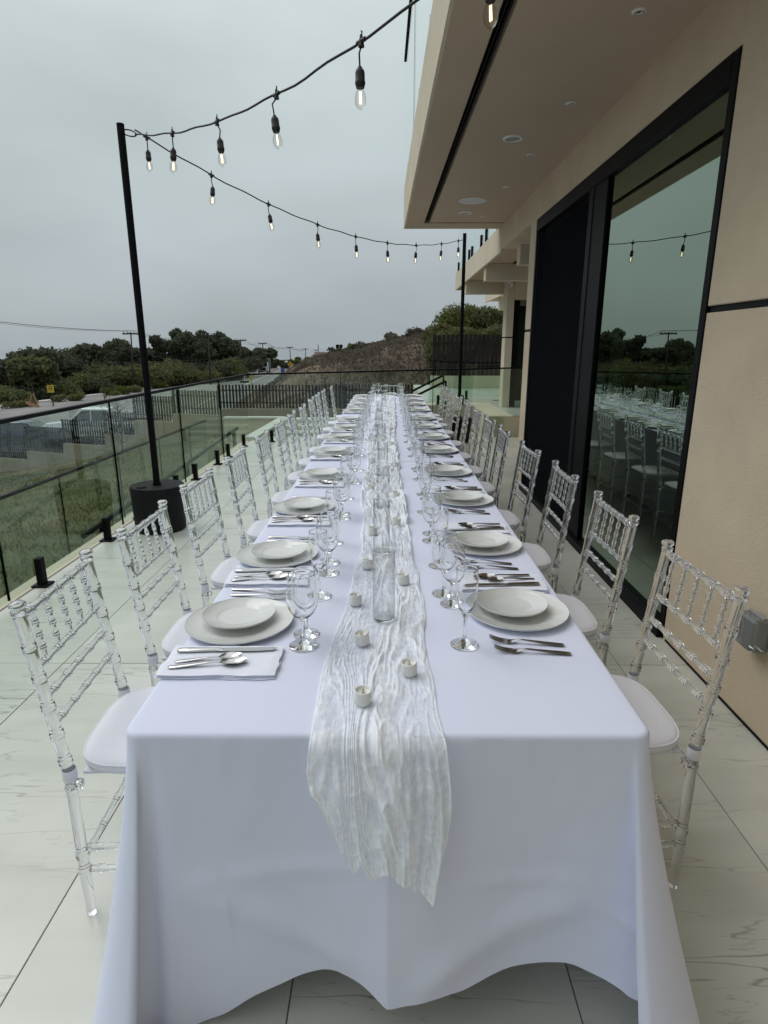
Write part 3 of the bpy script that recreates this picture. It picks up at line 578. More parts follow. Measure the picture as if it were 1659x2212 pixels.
quadbox('slot_blade', lambda y: sx0(y) + .022, lambda y: sx0(y) + .028, -3, 8.36, S + .006, S + .05, 'black_metal', bs); quadbox('slot_blade', lambda y: sx0(y) + .042, lambda y: sx0(y) + .048, -3, 8.36, S + .006, S + .05, 'black_metal', bs)
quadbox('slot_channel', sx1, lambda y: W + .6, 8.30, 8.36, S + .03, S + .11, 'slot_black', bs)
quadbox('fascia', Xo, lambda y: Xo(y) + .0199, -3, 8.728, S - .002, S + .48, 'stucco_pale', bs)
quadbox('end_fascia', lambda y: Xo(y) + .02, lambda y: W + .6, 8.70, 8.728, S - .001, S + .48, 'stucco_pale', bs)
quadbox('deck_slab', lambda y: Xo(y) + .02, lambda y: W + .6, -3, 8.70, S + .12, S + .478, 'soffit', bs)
quadbox('upper_wall', lambda y: W + .35, lambda y: W + .6, -3, 8.70, S + .478, S + 3.2, 'stucco', bs)
for k in range(5):
    y1 = 8.71 - k * 2.2; y0 = y1 - 2.19
    quadbox('glass_panel', lambda y: Xo(y) + .004, lambda y: Xo(y) + .016, max(y0, -2.9), y1, S + .49, 4.93, 'glass_sky', bs)
    if k: quadbox('panel_seam', lambda y: Xo(y) + .003, lambda y: Xo(y) + .017, y1 + .001, y1 + .009, S + .49, 4.93, 'black_metal', bs)
    for q in (.5, 1.7): quadbox('spigot', lambda y: Xo(y) + .018, lambda y: Xo(y) + .05, y1 - q - .025, y1 - q + .025, S + .483, S + .64, 'black_metal', bs)
quadbox('top_rail', lambda y: Xo(y) - .012, lambda y: Xo(y) + .032, -3, 8.72, 4.93, 4.966, 'black_metal', bs)
# soffit fittings
for k, (x, y) in enumerate(((1.176, 3.35), (1.181, 4.46), (1.168, 5.531), (1.155, 6.565), (1.146, 7.969))):
    t = thing('downlight', f'small white pinhole downlight in the soffit, {ORD[k]} along the window counting towards the raised terrace', 'ceiling light', (x, y, S), 0, 'pinhole downlights in the soffit')
    part('trim_ring', MB().lathe([(.012, -.001), (.012, -.006), (.024, -.007), (.034, -.003), (.035, 0.0)], 20), 'white_paint', t, True)
    part('aperture', MB().lathe([(0, -.0022), (.0125, -.0018)], 16), 'slot_black', t); part('inner_ring', MB().lathe([(.018, -.0076), (.021, -.009), (.024, -.0074)], 18), 'plastic_grey', t)
for (x, y, r, lab) in ((.941, 5.128, .078, 'medium round white recessed light with sunken centre in the soffit'), (.906, 7.742, .075, 'round white recessed light beside the large speaker grille')):
    t = thing('recessed_light', lab, 'ceiling light', (x, y, S))
    part('trim_ring', MB().lathe([(r * .72, -.002), (r * .74, -.010), (r * .95, -.008), (r, 0)], 28), 'white_paint', t, True); part('lens', MB().lathe([(0, -.003), (r * .72, -.0022)], 24), 'plastic_grey', t)
t = thing('ceiling_speaker', 'large round white speaker grille flush in the soffit', 'speaker', (.909, 7.132, S))
part('grille', MB().lathe([(0, -.006), (.13, -.005)], 32), 'grille', t, True); part('trim_ring', MB().lathe([(.129, -.004), (.136, -.008), (.146, -.005), (.147, 0)], 32), 'white_paint', t, True)
# weatherproof outlet cover
t = thing('outlet_cover', 'clear plastic weatherproof socket cover on the tan wall', 'socket', (W, 2.16, .425))
part('cover', MB().box(-.075, -.002, -.058, .058, -.07, .07, .012), 'plastic_clear', t); part('base_plate', MB().box(-.016, -.003, -.05, .05, -.062, .062, .003), 'plastic_grey', t); part('hinge', MB().tube([(-.03, -.05, .072), (-.03, .05, .072)], .007, 8), 'plastic_grey', t)

# ================================================================== far wing of the house
g = thing('building_wing', 'far tan wing with beamed balcony, pillar and dark door beyond the raised terrace', 'building', (2.3, 12, .356))
def wp(name, x0, x1, y0, y1, z0, z1, m, parent=g, bev=.005): return part(name, MB().box(x0 - 2.3, x1 - 2.3, y0 - 12, y1 - 12, z0 - .356, z1 - .356, bev), m, parent)
wb = link('balcony', None, g)
wp('fascia', 1.47, 1.51, 8.48, 14.0, 2.70, 3.04, 'stucco_pale', wb); wp('end_fascia', 1.511, 3.8, 13.96, 14.0, 2.70, 3.04, 'stucco_pale', wb)
wp('soffit', 1.51, 1.92, 8.48, 13.96, 2.75, 2.82, 'soffit', wb); wp('soffit', 1.99, 3.8, 6.77, 13.96, 2.75, 2.82, 'soffit', wb); wp('slot', 1.92, 1.99, 8.48, 13.96, 2.79, 2.83, 'slot_black', wb, 0)
wp('deck', 1.51, 3.8, 8.48, 13.96, 2.83, 3.02, 'stucco', wb)
for y, x0 in ((8.08, 1.64), (10.0, 1.515), (12.45, 1.515)): wp('beam', x0, 3.8, y, y + .18, 2.50, 2.749, 'stucco_pale')
wp('pillar', 2.24, 2.38, 11.99, 12.32, .35, 1.668, 'stucco_pale'); wp('pillar', 2.24, 2.38, 11.99, 12.32, 1.692, 2.748, 'stucco_pale'); wp('joint_strip', 2.25, 2.37, 12.0, 12.3, 1.666, 1.694, 'slot_black', g, 0)
wp('lintel', 2.381, 3.8, 11.9, 12.3, 2.36, 2.748, 'stucco'); wp('side_wall', 2.56, 2.80, 6.77, 10.45, -.2, 2.748, 'stucco')
dr = link('door', None, g)
wp('frame', 2.381, 2.50, 12.02, 12.12, .357, 2.358, 'black_metal', dr); wp('pane', 2.50, 3.4, 12.05, 12.06, .36, 2.358, 'window_glass', dr, 0); wp('leaf', 3.4, 3.6, 12.0, 12.1, .36, 2.358, 'black_metal', dr)
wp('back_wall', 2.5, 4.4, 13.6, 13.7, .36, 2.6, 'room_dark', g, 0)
part('glass_panel', MB().box(1.485 - 2.3, 1.497 - 2.3, 8.5 - 12, 11.2 - 12, 3.06 - .356, 4.1 - .356), 'glass_sky', wb); part('glass_panel', MB().box(1.485 - 2.3, 1.497 - 2.3, 11.21 - 12, 13.98 - 12, 3.06 - .356, 4.1 - .356), 'glass_sky', wb)
for y in (8.9, 9.9, 10.4, 11.5, 11.9, 12.6, 13.6): part('spigot', MB().box(1.468 - 2.3, 1.515 - 2.3, y - .025 - 12, y + .025 - 12, 3.041 - .356, 3.22 - .356, .004), 'black_metal', wb)
wp('far_fascia', 2.72, 2.76, 15.4, 17.9, 2.70, 3.0, 'stucco_pale'); wp('far_soffit', 2.76, 4.2, 15.4, 17.9, 2.74, 2.98, 'stucco'); wp('beam', 2.86, 4.2, 16.3, 16.5, 2.42, 2.739, 'stucco_pale')
wp('corner_post', 2.33, 2.39, 10.52, 10.60, .36, 1.30, 'black_metal')
cm = thing('security_camera', 'small white dome security camera under the far wing beam', 'camera', (2.27, 11.86, 2.62))
part('body', MB().lathe([(0, .04), (.035, .04), (.04, .02), (.04, -.01), (.03, -.035), (0, -.05)], 16), 'white_paint', cm, True); part('lens', MB().lathe([(0, -.002), (.016, 0), (.018, .004)], 12), 'black_metal', cm, loc=(-.02, -.034, -.015), rot=(R(90), 0, 0)); part('bracket', MB().box(-.02, .02, -.0, .14, .03, .05), 'white_paint', cm)
# ================================================================== TABLES AND CLOTHS
TZ = .76
TY = [(1.03, 4.0), (4.012, 6.972), (6.984, 9.94)]
TLAB = ['near the hanging runner end', 'in the middle of the row', 'at the head chair end']
for k, (y0, y1) in enumerate(TY):
    t = thing('banquet_table', f'folding banquet table hidden under white cloth, the one {TLAB[k]}', 'table', (0, (y0 + y1) / 2, 0), 0, 'banquet tables in a row'); h = (y1 - y0) / 2
    part('tabletop', MB().box(-.515, .515, -h + .02, h - .02, .715, .754, .006), 'table_wood', t)
    for sx in (-1, 1):
        for sy in (-1, 1): part('leg', MB().tube([(sx * .42, sy * (h - .35), 0), (sx * .42, sy * (h - .35), .715)], .016, 8), 'black_metal', t)

def cloth(y0, y1, front=False, seed=1):
    x0, x1 = -.53, .53; r = .035
    per = []     # (x, y, nx, ny, corner weight, edge name, u along edge)
    def seg(a, b_, n, nrm, tagn):
        for i in range(n):
            u = i / n; per.append((a[0] + (b_[0] - a[0]) * u, a[1] + (b_[1] - a[1]) * u, nrm[0], nrm[1], tagn, u))
    def arc(cx, cy_, a0, tagn):
        for i in range(10):
            a = a0 + math.pi / 2 * i / 10; per.append((cx + r * math.cos(a), cy_ + r * math.sin(a), math.cos(a), math.sin(a), tagn, i / 10))
    seg((x0 + r, y0), (x1 - r, y0), 160, (0, -1), 'F'); arc(x1 - r, y0 + r, -math.pi / 2, 'FR')
    seg((x1, y0 + r), (x1, y1 - r), 150, (1, 0), 'R'); arc(x1 - r, y1 - r, 0, 'BR')
    seg((x1 - r, y1), (x0 + r, y1), 60, (0, 1), 'B'); arc(x0 + r, y1 - r, math.pi / 2, 'BL')
    seg((x0, y1 - r), (x0, y0 + r), 150, (-1, 0), 'L'); arc(x0 + r, y0 + r, math.pi, 'FL')
    P = np.array([[p[0], p[1], p[2], p[3]] for p in per]); n = len(per)
    tg = [p[4] for p in per]; uu = np.array([p[5] for p in per])
    px, py, nx, ny = P.T
    s = np.cumsum(np.hypot(np.diff(np.r_[px, px[:1]]), np.diff(np.r_[py, py[:1]])))
    flare = np.full(n, .012); hem = np.full(n, .03); wave = np.zeros(n)
    for i in range(n):
        T_ = tg[i]
        if T_ in ('R', 'L'): wave[i] = .010 * math.sin(s[i] * 11 + seed) + .008 * math.sin(s[i] * 23 + 2 * seed); hem[i] = .05 + .03 * math.sin(s[i] * 5)
        dc = min(math.hypot(px[i] - cx, py[i] - cy_) for cx in (x0, x1) for cy_ in (y0, y1))
        if front and py[i] < y0 + .8:
            flare[i] += (.145 if px[i] < 0 else .185) * math.exp(-(dc / .13) ** 2)
        if T_ in ('B', 'BR', 'BL') or (not front and T_ in ('F', 'FR', 'FL')): flare[i] = .003; wave[i] = 0
    if front:
        hx = [-.66, -.52, -.45, -.369, -.304, -.197, -.14, -.102, -.056, 0.0, .066, .172, .276, .404, .485, .518, .606, .72]; hz = [.004, .004, .006, .035, .085, .143, .168, .178, .165, .124, .138, .140, .170, .198, .172, .152, .045, .004]
        for i in range(n):
            if tg[i] in ('F', 'FL', 'FR'):
                xb = px[i] + nx[i] * flare[i]
                if tg[i] == 'F':
                    xb = px[i] * (1 + .17 * max(0, (abs(px[i]) - .30) / .23) ** 1.5)
                hem[i] = np.interp(xb, hx, hz)
            elif py[i] < y0 + .5 and tg[i] in ('L', 'R'):
                hem[i] = .004 + (hem[i]) * min(1, (py[i] - y0) / .5)
    k_ = np.array([1, 2, 3, 4, 3, 2, 1.]); k_ /= k_.sum(); hem = np.convolve(np.r_[hem[-3:], hem, hem[:3]], k_, 'valid') if front else hem
    rows = []
    zz = []
    # top inset ring then rounded lip then the drop
    rows.append(np.stack([px - nx * .030, py - ny * .030, np.full(n, TZ)], -1)); rows.append(np.stack([px - nx * .012, py - ny * .012, np.full(n, TZ - .0005)], -1))
    for a in (25, 50, 75): q = R(a); rows.append(np.stack([px + nx * (-.012 + .012 * math.sin(q)), py + ny * (-.012 + .012 * math.sin(q)), np.full(n, TZ - .012 * (1 - math.cos(q)))], -1))
    NR = 44
    for j in range(NR):
        t = j / (NR - 1); z = (TZ - .014) * (1 - t) + hem * t
        o = flare * t ** 1.25 + wave * t
        X = px + nx * o; Y = py + ny * o
        if front:
            f = np.array([q == 'F' for q in tg]); ax = np.abs(px)
            # cloth spreads sideways towards the flared corners and swings forward
            X = np.where(f, px * (1 + .17 * np.maximum(0, (ax - .30) / .23) ** 1.5 * t ** 1.2), X)
            swing = .015 * t + .040 * t * np.exp(-((ax - .50) / .10) ** 2)
            swing = swing + .020 * t ** 1.5 * np.sin(px * 9 + 1.0) * (ax < .5) + .010 * t * np.sin(px * 17 + .5)
            swing = swing + .016 * np.exp(-((z - (.16 + .55 * np.abs(px - .02))) / .05) ** 2) * sstep(.03, .12, np.abs(px)) * (1 - sstep(.34, .46, ax))
            # pressed centre crease: left half stands proud of the right
            swing = swing + .034 * np.where(px < 0, np.exp(px / .13), np.exp(-px / .11)) * sstep(.10, .65, np.full(n, t))
            # shallow horizontal press folds
            zc = z; fold = .006 * np.exp(-((zc - (.455 + .14 * (px + .1))) / .022) ** 2) * sstep(-.46, -.36, px) * (1 - sstep(-.12, .0, px))
            fold = fold + .005 * np.exp(-((zc - (.40 + .05 * px)) / .018) ** 2) * sstep(.10, .2, px) * (1 - sstep(.36, .44, px))
            fold = fold + .012 * np.exp(-((zc - (.36 - .9 * (px - .44))) / .020) ** 2) * sstep(.42, .50, px)
            swing = swing + fold + .003 * t * vnoise(px * 9 + 3, zc * 9, 21) + .007 * t * vnoise(px * 4 + 13, zc * 2.5 + 2, 22) + .0012 * vnoise(px * 30 + 3, zc * 22, 23)
            # narrow upright tuck beside the left corner
            swing = swing - .022 * t ** .6 * np.exp(-((px + .475) / .016) ** 2)
            Y = np.where(f, py - swing, Y)
        rows.append(np.stack([X, Y, z], -1))
    # turned hem
    V = np.array(rows); m = V.shape[0]
    verts = V.reshape(-1, 3).tolist(); faces = [tuple(range(n))]
    for j in range(m - 1):
        for i in range(n):
            i2 = (i + 1) % n; faces.append((j * n + i, (j + 1) * n + i, (j + 1) * n + i2, j * n + i2))
    d = bpy.data.meshes.new('tablecloth'); d.from_pydata(verts, [], faces); d.materials.append(M['tablecloth']); d.shade_smooth()
    return d
for k, (y0, y1) in enumerate(TY):
    o = link('tablecloth', cloth(y0, y1, k == 0, k + 1)); tag(o, ['white tablecloth with long front drop and centre crease under the hanging runner', 'white tablecloth on the middle table of the row', 'white tablecloth on the table beside the head chair'][k], 'tablecloth', 'white tablecloths')
    # stitched hem edge on the front cloth

# ------------------------------------------------------------------ gauze runner
VS = [(-.010, 1.548), (-.022, 2.11), (-.022, 2.76), (-.030, 3.48), (-.047, 4.38), (-.072, 5.04), (-.086, 6.27), (-.052, 7.75), (-.02, 8.75)]
CS = [(-.053, 1.134), (.051, 1.253), (-.063, 1.399), (-.094, 1.643), (.052, 1.808), (-.070, 1.943), (.037, 2.461), (-.060, 2.33), (.04, 2.95), (-.09, 3.1), (.05, 3.75), (-.10, 3.9), (.03, 4.6), (-.11, 4.75), (.03, 5.5), (-.12, 5.7), (.0, 6.8), (-.1, 7.2)]
def runner():
    nu = 190
    vs = np.concatenate([np.linspace(-1, 0, 150)[:-1], np.linspace(0, 1, 1050) ** 1.35])
    U = np.linspace(0, 1, nu)
    Yt = [1.0, 1.2, 1.45, 1.8, 2.3, 2.6, 3.0, 3.7, 5, 7, 9.55]; Ct = [-.018, -.018, -.016, -.005, -.001, -.003, -.028, -.025, -.045, -.03, -.01]; Ht = [.140, .138, .135, .127, .112, .113, .125, .115, .120, .135, .135]
    uh = [0, .10, .2, .27, .33, .42, .5, .56, .62, .70, .80, .88, .94, 1]; xh = [-.128, -.105, -.082, -.070, -.055, -.030, -.006, .004, .022, .042, .066, .082, .098, .110]; zh = [.585, .535, .498, .476, .484, .462, .466, .476, .450, .446, .428, .408, .390, .46]
    V = np.zeros((len(vs), nu, 3)); things = np.array([(x, y, .040) for x, y in VS] + [(x, y, .026) for x, y in CS])
    G = np.zeros((len(vs), nu))
    def ridge(ph, sharp): return 1 - np.abs(np.sin(math.pi * ph)) ** sharp
    for i, v in enumerate(vs):
        hang = v < 0
        Y = 1.024 if hang else 1.024 + v * (9.5 - 1.024)
        c = np.interp(Y, Yt, Ct); hw = np.interp(Y, Yt, Ht); arcl = v * .36 if hang else Y - 1.018
        a_ = np.full(nu, arcl) + 60
        n1 = lambda fy, fx, sd, off=0.: vnoise(a_ * fy + off, U * fx + off, sd)
        ea = .03 + .09 * float(sstep(1.1, 1.6, np.array(Y))); hw_l = hw * (1 + ea * n1(4.5, 0, 31)[0]) - .004; hw_r = hw * (1 + ea * n1(4.5, 0, 32, 3.5)[0]) - .012
        warp = 1.7 * n1(1.0, 2.0, 41) + 1.1 * n1(2.6, 4.0, 42) + .45 * n1(7, 8, 51)
        p1 = U * 5.0 + warp; p2 = U * 11.0 + 1.9 * warp + .7 * n1(5, 8, 52); p3 = U * 24 + 2.6 * warp + 1.0 * n1(9, 14, 53)
        m1 = np.clip(.35 + 1.1 * n1(1.9, 4, 43), 0, 1.2); m2 = np.clip(.35 + 1.1 * n1(3.0, 7, 44), 0, 1.2); m3 = np.clip(.3 + 1.0 * n1(4.6, 10, 45), 0, 1.2)
        crump = float(sstep(1.4, 2.6, np.array(Y)))
        c1 = (1 - np.abs(n1(11, 7, 46))) ** 4; c2 = (1 - np.abs(n1(24, 16, 47))) ** 4; c3 = n1(60, 45, 58)
        r1, r2, r3 = m1 * ridge(p1, 1.8), m2 * ridge(p2, 1.5), m3 * ridge(p3, 1.5)
        h = .0062 * r1 + .0040 * r2 + .0019 * r3 + .0024 * c1 + .0016 * c2 + .0006 * c3 + crump * (.018 * np.abs(n1(6.5, 4.2, 48)) + .010 * np.abs(n1(12, 8, 55)) + .004 * c1)
        g = .50 * r1 + .48 * r2 + .34 * r3 + .22 * c1 + .16 * c2 + .25 * crump
        h = np.maximum(h, 0); edge_ = np.minimum(1, np.minimum(U, 1 - U) / .035); h = h * (.30 + .70 * edge_)
        g = np.maximum(g, .75 * (np.minimum(U, 1 - U) < .012))
        X = c - hw_l + U * (hw_l + hw_r) + .005 * n1(9, 8, 49)
        if not hang:
            near = things[np.abs(things[:, 1] - Y) < .06]
            for tx, ty, tr_ in near:
                dd = np.hypot(X - tx, Y - ty); h = h * (.12 + .88 * sstep(tr_ * .75, tr_ * 1.5, dd))
            V[i, :, 0] = X; V[i, :, 1] = Y + .004 * n1(13, 11, 56); V[i, :, 2] = TZ + .0030 + h
        else:
            t = -v; xb = np.interp(U, uh, xh) * .92; zb = np.interp(U, uh, zh) + .040 + .004 * n1(0, 30, 50)
            X = X * (1 - t ** 2.0) + xb * t ** 2.0 + np.where(U < .5, -.006, .016) * math.sin(math.pi * t) * np.abs(U - .5) * 2
            rr_ = .024; s_arc = t * .34; ang = min(math.pi / 2, s_arc / rr_); z_edge = TZ + .003 - rr_ * (1 - math.cos(ang)); y_edge = 1.024 - rr_ * math.sin(ang)
            tt = max(0., (s_arc - rr_ * math.pi / 2) / (.34 - rr_ * math.pi / 2)); z = z_edge * (1 - tt) + zb * tt; st_ = float(sstep(.0, .35, np.array(t)))
            broad = .012 * ridge(U * 3.6 + .9 * n1(2.2, 1.5, 59), 2.0) * st_ + .006 * ridge(U * 8 + 1.6 * n1(3.5, 3, 60), 1.8) * st_
            g = g + .10 * t + (.5 if t > .985 else 0)
            V[i, :, 0] = X; V[i, :, 1] = y_edge - .004 * min(1, t * 8) - .022 * t ** 1.2 - .026 * np.exp(-np.abs(X) / .12) * float(sstep(.05, .5, np.array(t))) - h * 1.2 * math.sin(ang) - broad; V[i, :, 2] = z + h * math.cos(ang)
        G[i] = g
    d = grid_mesh('table_runner', V, 'gauze'); at = d.attributes.new('gather', 'FLOAT', 'POINT'); at.data.foreach_set('value', np.clip(G, 0, 1.2).astype(np.float32).ravel())
    return d
tag(link('table_runner', runner()), 'crinkled white gauze runner down the table centre, hanging over the front', 'runner')

# ================================================================== CHAIR
def prof_tube(path_fn, L, r, beads, n=12, taper=None, bh=.004, bw=.0045, end0=False, end1=False):
    """turned rod: beads = positions of double-ring knuckles along 0..L"""
    ts = [0.]
    for b_ in beads:
        for d in (-.020, -.0125, -.0105, -.008, -.0055, -.0035, 0, .0035, .0055, .008, .0105, .0125, .020): ts.append(b_ + d * bw / .0045)
    ts.append(L); ts = sorted(set(round(q, 5) for q in ts if 0 <= q <= L)); path = []; rad = []
    for t in ts:
        rr = r * (taper(t) if taper else 1)
        for b_ in beads:
            d = abs(t - b_) / (bw / .0045)
            if d <= .0126: rr += bh * (1.0 if .003 <= d <= .0086 else (.55 if d < .003 else .35))
        path.append(path_fn(t)); rad.append(rr)
    return MB().tube(path, rad, n)
def make_chair():
    t = thing('acrylic_chair', 'clear chair', 'chair')
    lean = lambda z: 0. if z < .45 else -(z - .45) * .128
    for sy in (-1, 1):
        p = prof_tube(lambda z: (lean(z), sy * .188, z), .892, .0142, [.145, .20, .405, .487, .566, .644, .722, .806], 20, bh=.0028, taper=lambda z: 1.0 if z > .1 else .85 + 1.5 * z)
        post = part('back_post', p, 'acrylic', t, auto=38)
        xo = lean(.905); part('finial', MB().lathe([(0, -.016), (.0150, -.016), (.0172, -.010), (.0172, -.004), (.0135, .000), (.0135, .003), (.0185, .008), (.0190, .014), (.0140, .019), (0, .0205)], 16, (xo + .001, sy * .188, .905)), 'acrylic', post, True)
        part('front_leg', prof_tube(lambda z: (.352, sy * .190, z), .435, .0142, [.10, .18, .25, .40], 12, bh=.0028, taper=lambda z: 1.0 if z > .1 else .85 + 1.5 * z), 'acrylic', t, auto=38)
        for z in (.145, .215): part('side_stretcher', prof_tube(lambda q: (.012 + q, sy * .185, z), .33, .0085, [.03, .11, .2, .29], 8, bh=.0022), 'acrylic', t, auto=38)
        part('strap', MB().lathe([(.0165, -.016), (.0178, -.010), (.0178, .010), (.0165, .016)], 14, (0, sy * .188, .448)), 'cushion', t, True)
        part('seat_bracket', MB().box(-.004, .03, sy * .188 - .012, sy * .188 + .012, .405, .428, .003), 'acrylic', t)
    for z in (.145,): part('rear_stretcher', prof_tube(lambda q: (0, -.17 + q, z + .03), .34, .0085, [.04, .12, .22, .30], 8, bh=.0022), 'acrylic', t, auto=38)
    part('front_stretcher', prof_tube(lambda q: (.352, -.175 + q, .18), .35, .0085, [.04, .12, .22, .30], 8, bh=.0022), 'acrylic', t, auto=38)
    part('top_rail', prof_tube(lambda q: (lean(.885), -.172 + q, .885), .344, .0108, [.035, .103, .172, .241, .309], 16, bh=.0026), 'acrylic', t, auto=38)
    for z in (.748, .668, .592): part('cross_rail', prof_tube(lambda q: (lean(z), -.172 + q, z), .344, .0080, [.035, .103, .172, .241, .309], 14, bh=.0026), 'acrylic', t, auto=38)
    sp_ = None
    for k in range(5):
        y = -.137 + .0685 * k
        mb = prof_tube(lambda q: (lean(.748 + q), y, .748 + q), .137, .0050, [.035, .0685, .102], 12, bh=.0032, bw=.0038)
        part('spindle', mb, 'acrylic', t, auto=38)
    part('seat', MB().box(.02, .35, -.165, .165, .426, .437, .003), 'cushion', t)
    # cushion: rounded D plan, domed
    def outline(sc_, n=44):
        o = []
        for i in range(n):
            a = 2 * math.pi * i / n; c, s_ = math.cos(a), math.sin(a); e = 2 / 3.6
            x = .19 * math.copysign(abs(c) ** e, c); y = (.205 if c > 0 else .190) * math.copysign(abs(s_) ** e, s_)
            o.append((.188 + x * sc_, y * sc_))
        return o
    rows = [(.90, .437), (.975, .440), (1.0, .450), (1.0, .458), (.985, .467), (.93, .473), (.80, .4765), (.5, .479)]
    V = []; F = []; n = 44
    for sc_, z in rows: V += [(x, y, z) for x, y in outline(sc_)]
    for j in range(len(rows) - 1):
        for i in range(n): F.append((j * n + i, j * n + (i + 1) % n, (j + 1) * n + (i + 1) % n, (j + 1) * n + i))
    F.append(tuple(range(n))[::-1]); F.append(tuple((len(rows) - 1) * n + i for i in range(n)))
    cu = part('cushion', MB().add(V, F), 'cushion', t, True)
    pp = [(x, y, .4655) for x, y in outline(.992)]; pp.append(pp[0]); part('piping', MB().tube(pp, .0032, 6, False), 'cushion', cu, True)
    return t
chair0 = make_chair(); used = False
def put_chair(x, y, rz, label, group):
    global used
    o = chair0 if not used else copy_tree(chair0); used = True
    o.location = (x, y, 0); o.rotation_euler = (0, 0, rz); tag(o, label, 'chair', group); return o
CL = [1.49, 2.08, 2.73, 3.42, 4.19, 4.91, 5.57, 6.25, 7.21, 7.90, 8.60, 9.38]
CR = [1.585, 2.25, 2.955, 3.66, 4.515, 5.19, 5.90, 6.69, 7.63, 8.35, 9.02, 9.55]
for i in range(12):
    put_chair(-.822 + rng.normal(0, .006) * (i > 1) - (.03 if 8 <= i <= 10 else 0), CL[i], R(rng.normal(0, 1.8) * (i > 1) + (3.0 if i == 0 else 0)), f'clear acrylic chair with white cushion, {ORD[i]} from the hanging runner end, railing side', 'clear chairs along the railing side')
    put_chair(.818 + rng.normal(0, .006) * (i > 1), CR[i], math.pi + R(rng.normal(0, 1.8) * (i > 1) + (2.5 if i == 0 else 0)), f'clear acrylic chair with white cushion, {ORD[i]} from the hanging runner end, window side', 'clear chairs along the window side')
put_chair(.03, 10.17, R(-90), 'clear acrylic chair at the head of the table, in front of the slat fence', None)

# ================================================================== TABLEWARE
def plate_mesh(r, name, well=.64, lip=.018):
    p = [(0, .0045), (r * well * .9, .0045), (r * well, .0065), (r * (well + .06), .0105), (r * .985, lip - .002), (r, lip), (r * 1.004, lip - .002), (r * .985, lip - .0055), (r * (well + .07), .0055), (r * (well - .02), .0012), (r * (well - .03), 0), (r * (well - .08), 0), (r * (well - .09), .0015), (0, .0015)]
    return MB().lathe(p[::-1], 64).mesh(name, 'china', auto=55)
m_plate = plate_mesh(.145, 'dinner_plate'); m_salad = plate_mesh(.098, 'salad_plate', .60, .017)
def goblet(s=1.0):
    o = [(0, 0), (.035, 0), (.0372, .0012), (.0372, .0026), (.033, .0042), (.018, .0065), (.0095, .0105), (.0062, .018), (.0049, .032), (.0046, .052), (.0056, .068), (.009, .0755), (.019, .083), (.0295, .095), (.0365, .110), (.0395, .126), (.0395, .142), (.0372, .162), (.0345, .182), (.03345, .192), (.0331, .1958), (.0330, .1968)]
    inn = [(.0325, .1973), (.0320, .1968), (.0319, .1958), (.03225, .192), (.0333, .182), (.0360, .162), (.0383, .142), (.0383, .126), (.0353, .111), (.0283, .0965), (.018, .0855), (.009, .080), (0, .078)]
    return [(r * s, z * s) for r, z in o + inn]
m_gob = MB().lathe(goblet(), 32).mesh('wine_goblet', 'glassware', True); m_gob2 = MB().lathe(goblet(.93), 32).mesh('wine_goblet', 'glassware', True)
fl_o = [(0, 0), (.034, 0), (.0362, .0012), (.0362, .0026), (.030, .0045), (.015, .008), (.0075, .0135), (.0048, .024), (.0040, .045), (.0044, .068), (.0075, .082), (.0150, .096), (.0215, .110), (.0262, .130), (.0285, .152), (.0284, .178), (.02745, .204), (.0271, .2088), (.0270, .2097)]
fl_i = [(.0266, .2102), (.0261, .2097), (.0260, .2088), (.02645, .204), (.0274, .178), (.0275, .152), (.0252, .131), (.0205, .112), (.0140, .099), (.006, .092), (0, .091)]
m_flute = MB().lathe(fl_o + fl_i, 28).mesh('champagne_flute', 'glassware', True)
def sweep(sec, n=10):
    """sec: (x, z, half width, half thick)"""
    v = []; f = []
    for x, z, a, b_ in sec: v += [(x, a * math.cos(2 * math.pi * k / n), z + b_ * math.sin(2 * math.pi * k / n)) for k in range(n)]
    for i in range(len(sec) - 1):
        for k in range(n): f.append((i * n + k, i * n + (k + 1) % n, (i + 1) * n + (k + 1) % n, (i + 1) * n + k))
    f.append(tuple(range(n))[::-1]); f.append(tuple((len(sec) - 1) * n + k for k in range(n)))
    return MB().add(v, f)
HAND = [(0, .0035, .0035, .0015), (.004, .0035, .0078, .0026), (.02, .0038, .0080, .0028), (.05, .0058, .0066, .0025), (.085, .0085, .0042, .0022), (.105, .0098, .0034, .0022)]
def fork(L=.19):
    mb = sweep(HAND + [(.118, .0092, .0036, .002), (.126, .0066, .0075, .0014), (.134, .0040, .0115, .0012), (.146, .0034, .0122, .0011)])
    for k in range(4):
        y = -.0092 + .00613 * k
        mb.tube([(.143, y, .0034), (.152, y, .0038), (.162, y, .0053), (.172, y, .0078), (.181, y, .0108), (L, y, .0148)], [.0021, .0021, .0020, .0019, .0017, .0008], 6)
    return mb
m_fork = fork().mesh('fork', 'steel', auto=50)
def spoon(sc_=1.):
    mb = sweep(HAND + [(.118, .0085, .0034, .0019), (.124, .0078, .0045, .0014)])
    rows = 15; cols = 11; V = []
    for side in (0, 1):
        for i in range(rows):
            t = i / (rows - 1); x = .122 + t * .060; hw = .0198 * (math.sin(math.pi * min(1, t * .93 + .03)) ** .62) * (1 - .12 * t)
            for j in range(cols):
                y = -1 + 2 * j / (cols - 1); d = (1 - y * y) * math.sin(math.pi * min(1, t * .95 + .025)) * .0085
                V.append((x, y * hw, .0098 - d - side * .0011 + .002 * t))
    F = []
    for side in (0, 1):
        o = side * rows * cols
        for i in range(rows - 1):
            for j in range(cols - 1):
                q = (o + i * cols + j, o + i * cols + j + 1, o + (i + 1) * cols + j + 1, o + (i + 1) * cols + j); F.append(q if side else q[::-1])
    mb.add(V, F); mb.v = [(x * sc_, y * sc_, z * sc_) for x, y, z in mb.v]; return mb
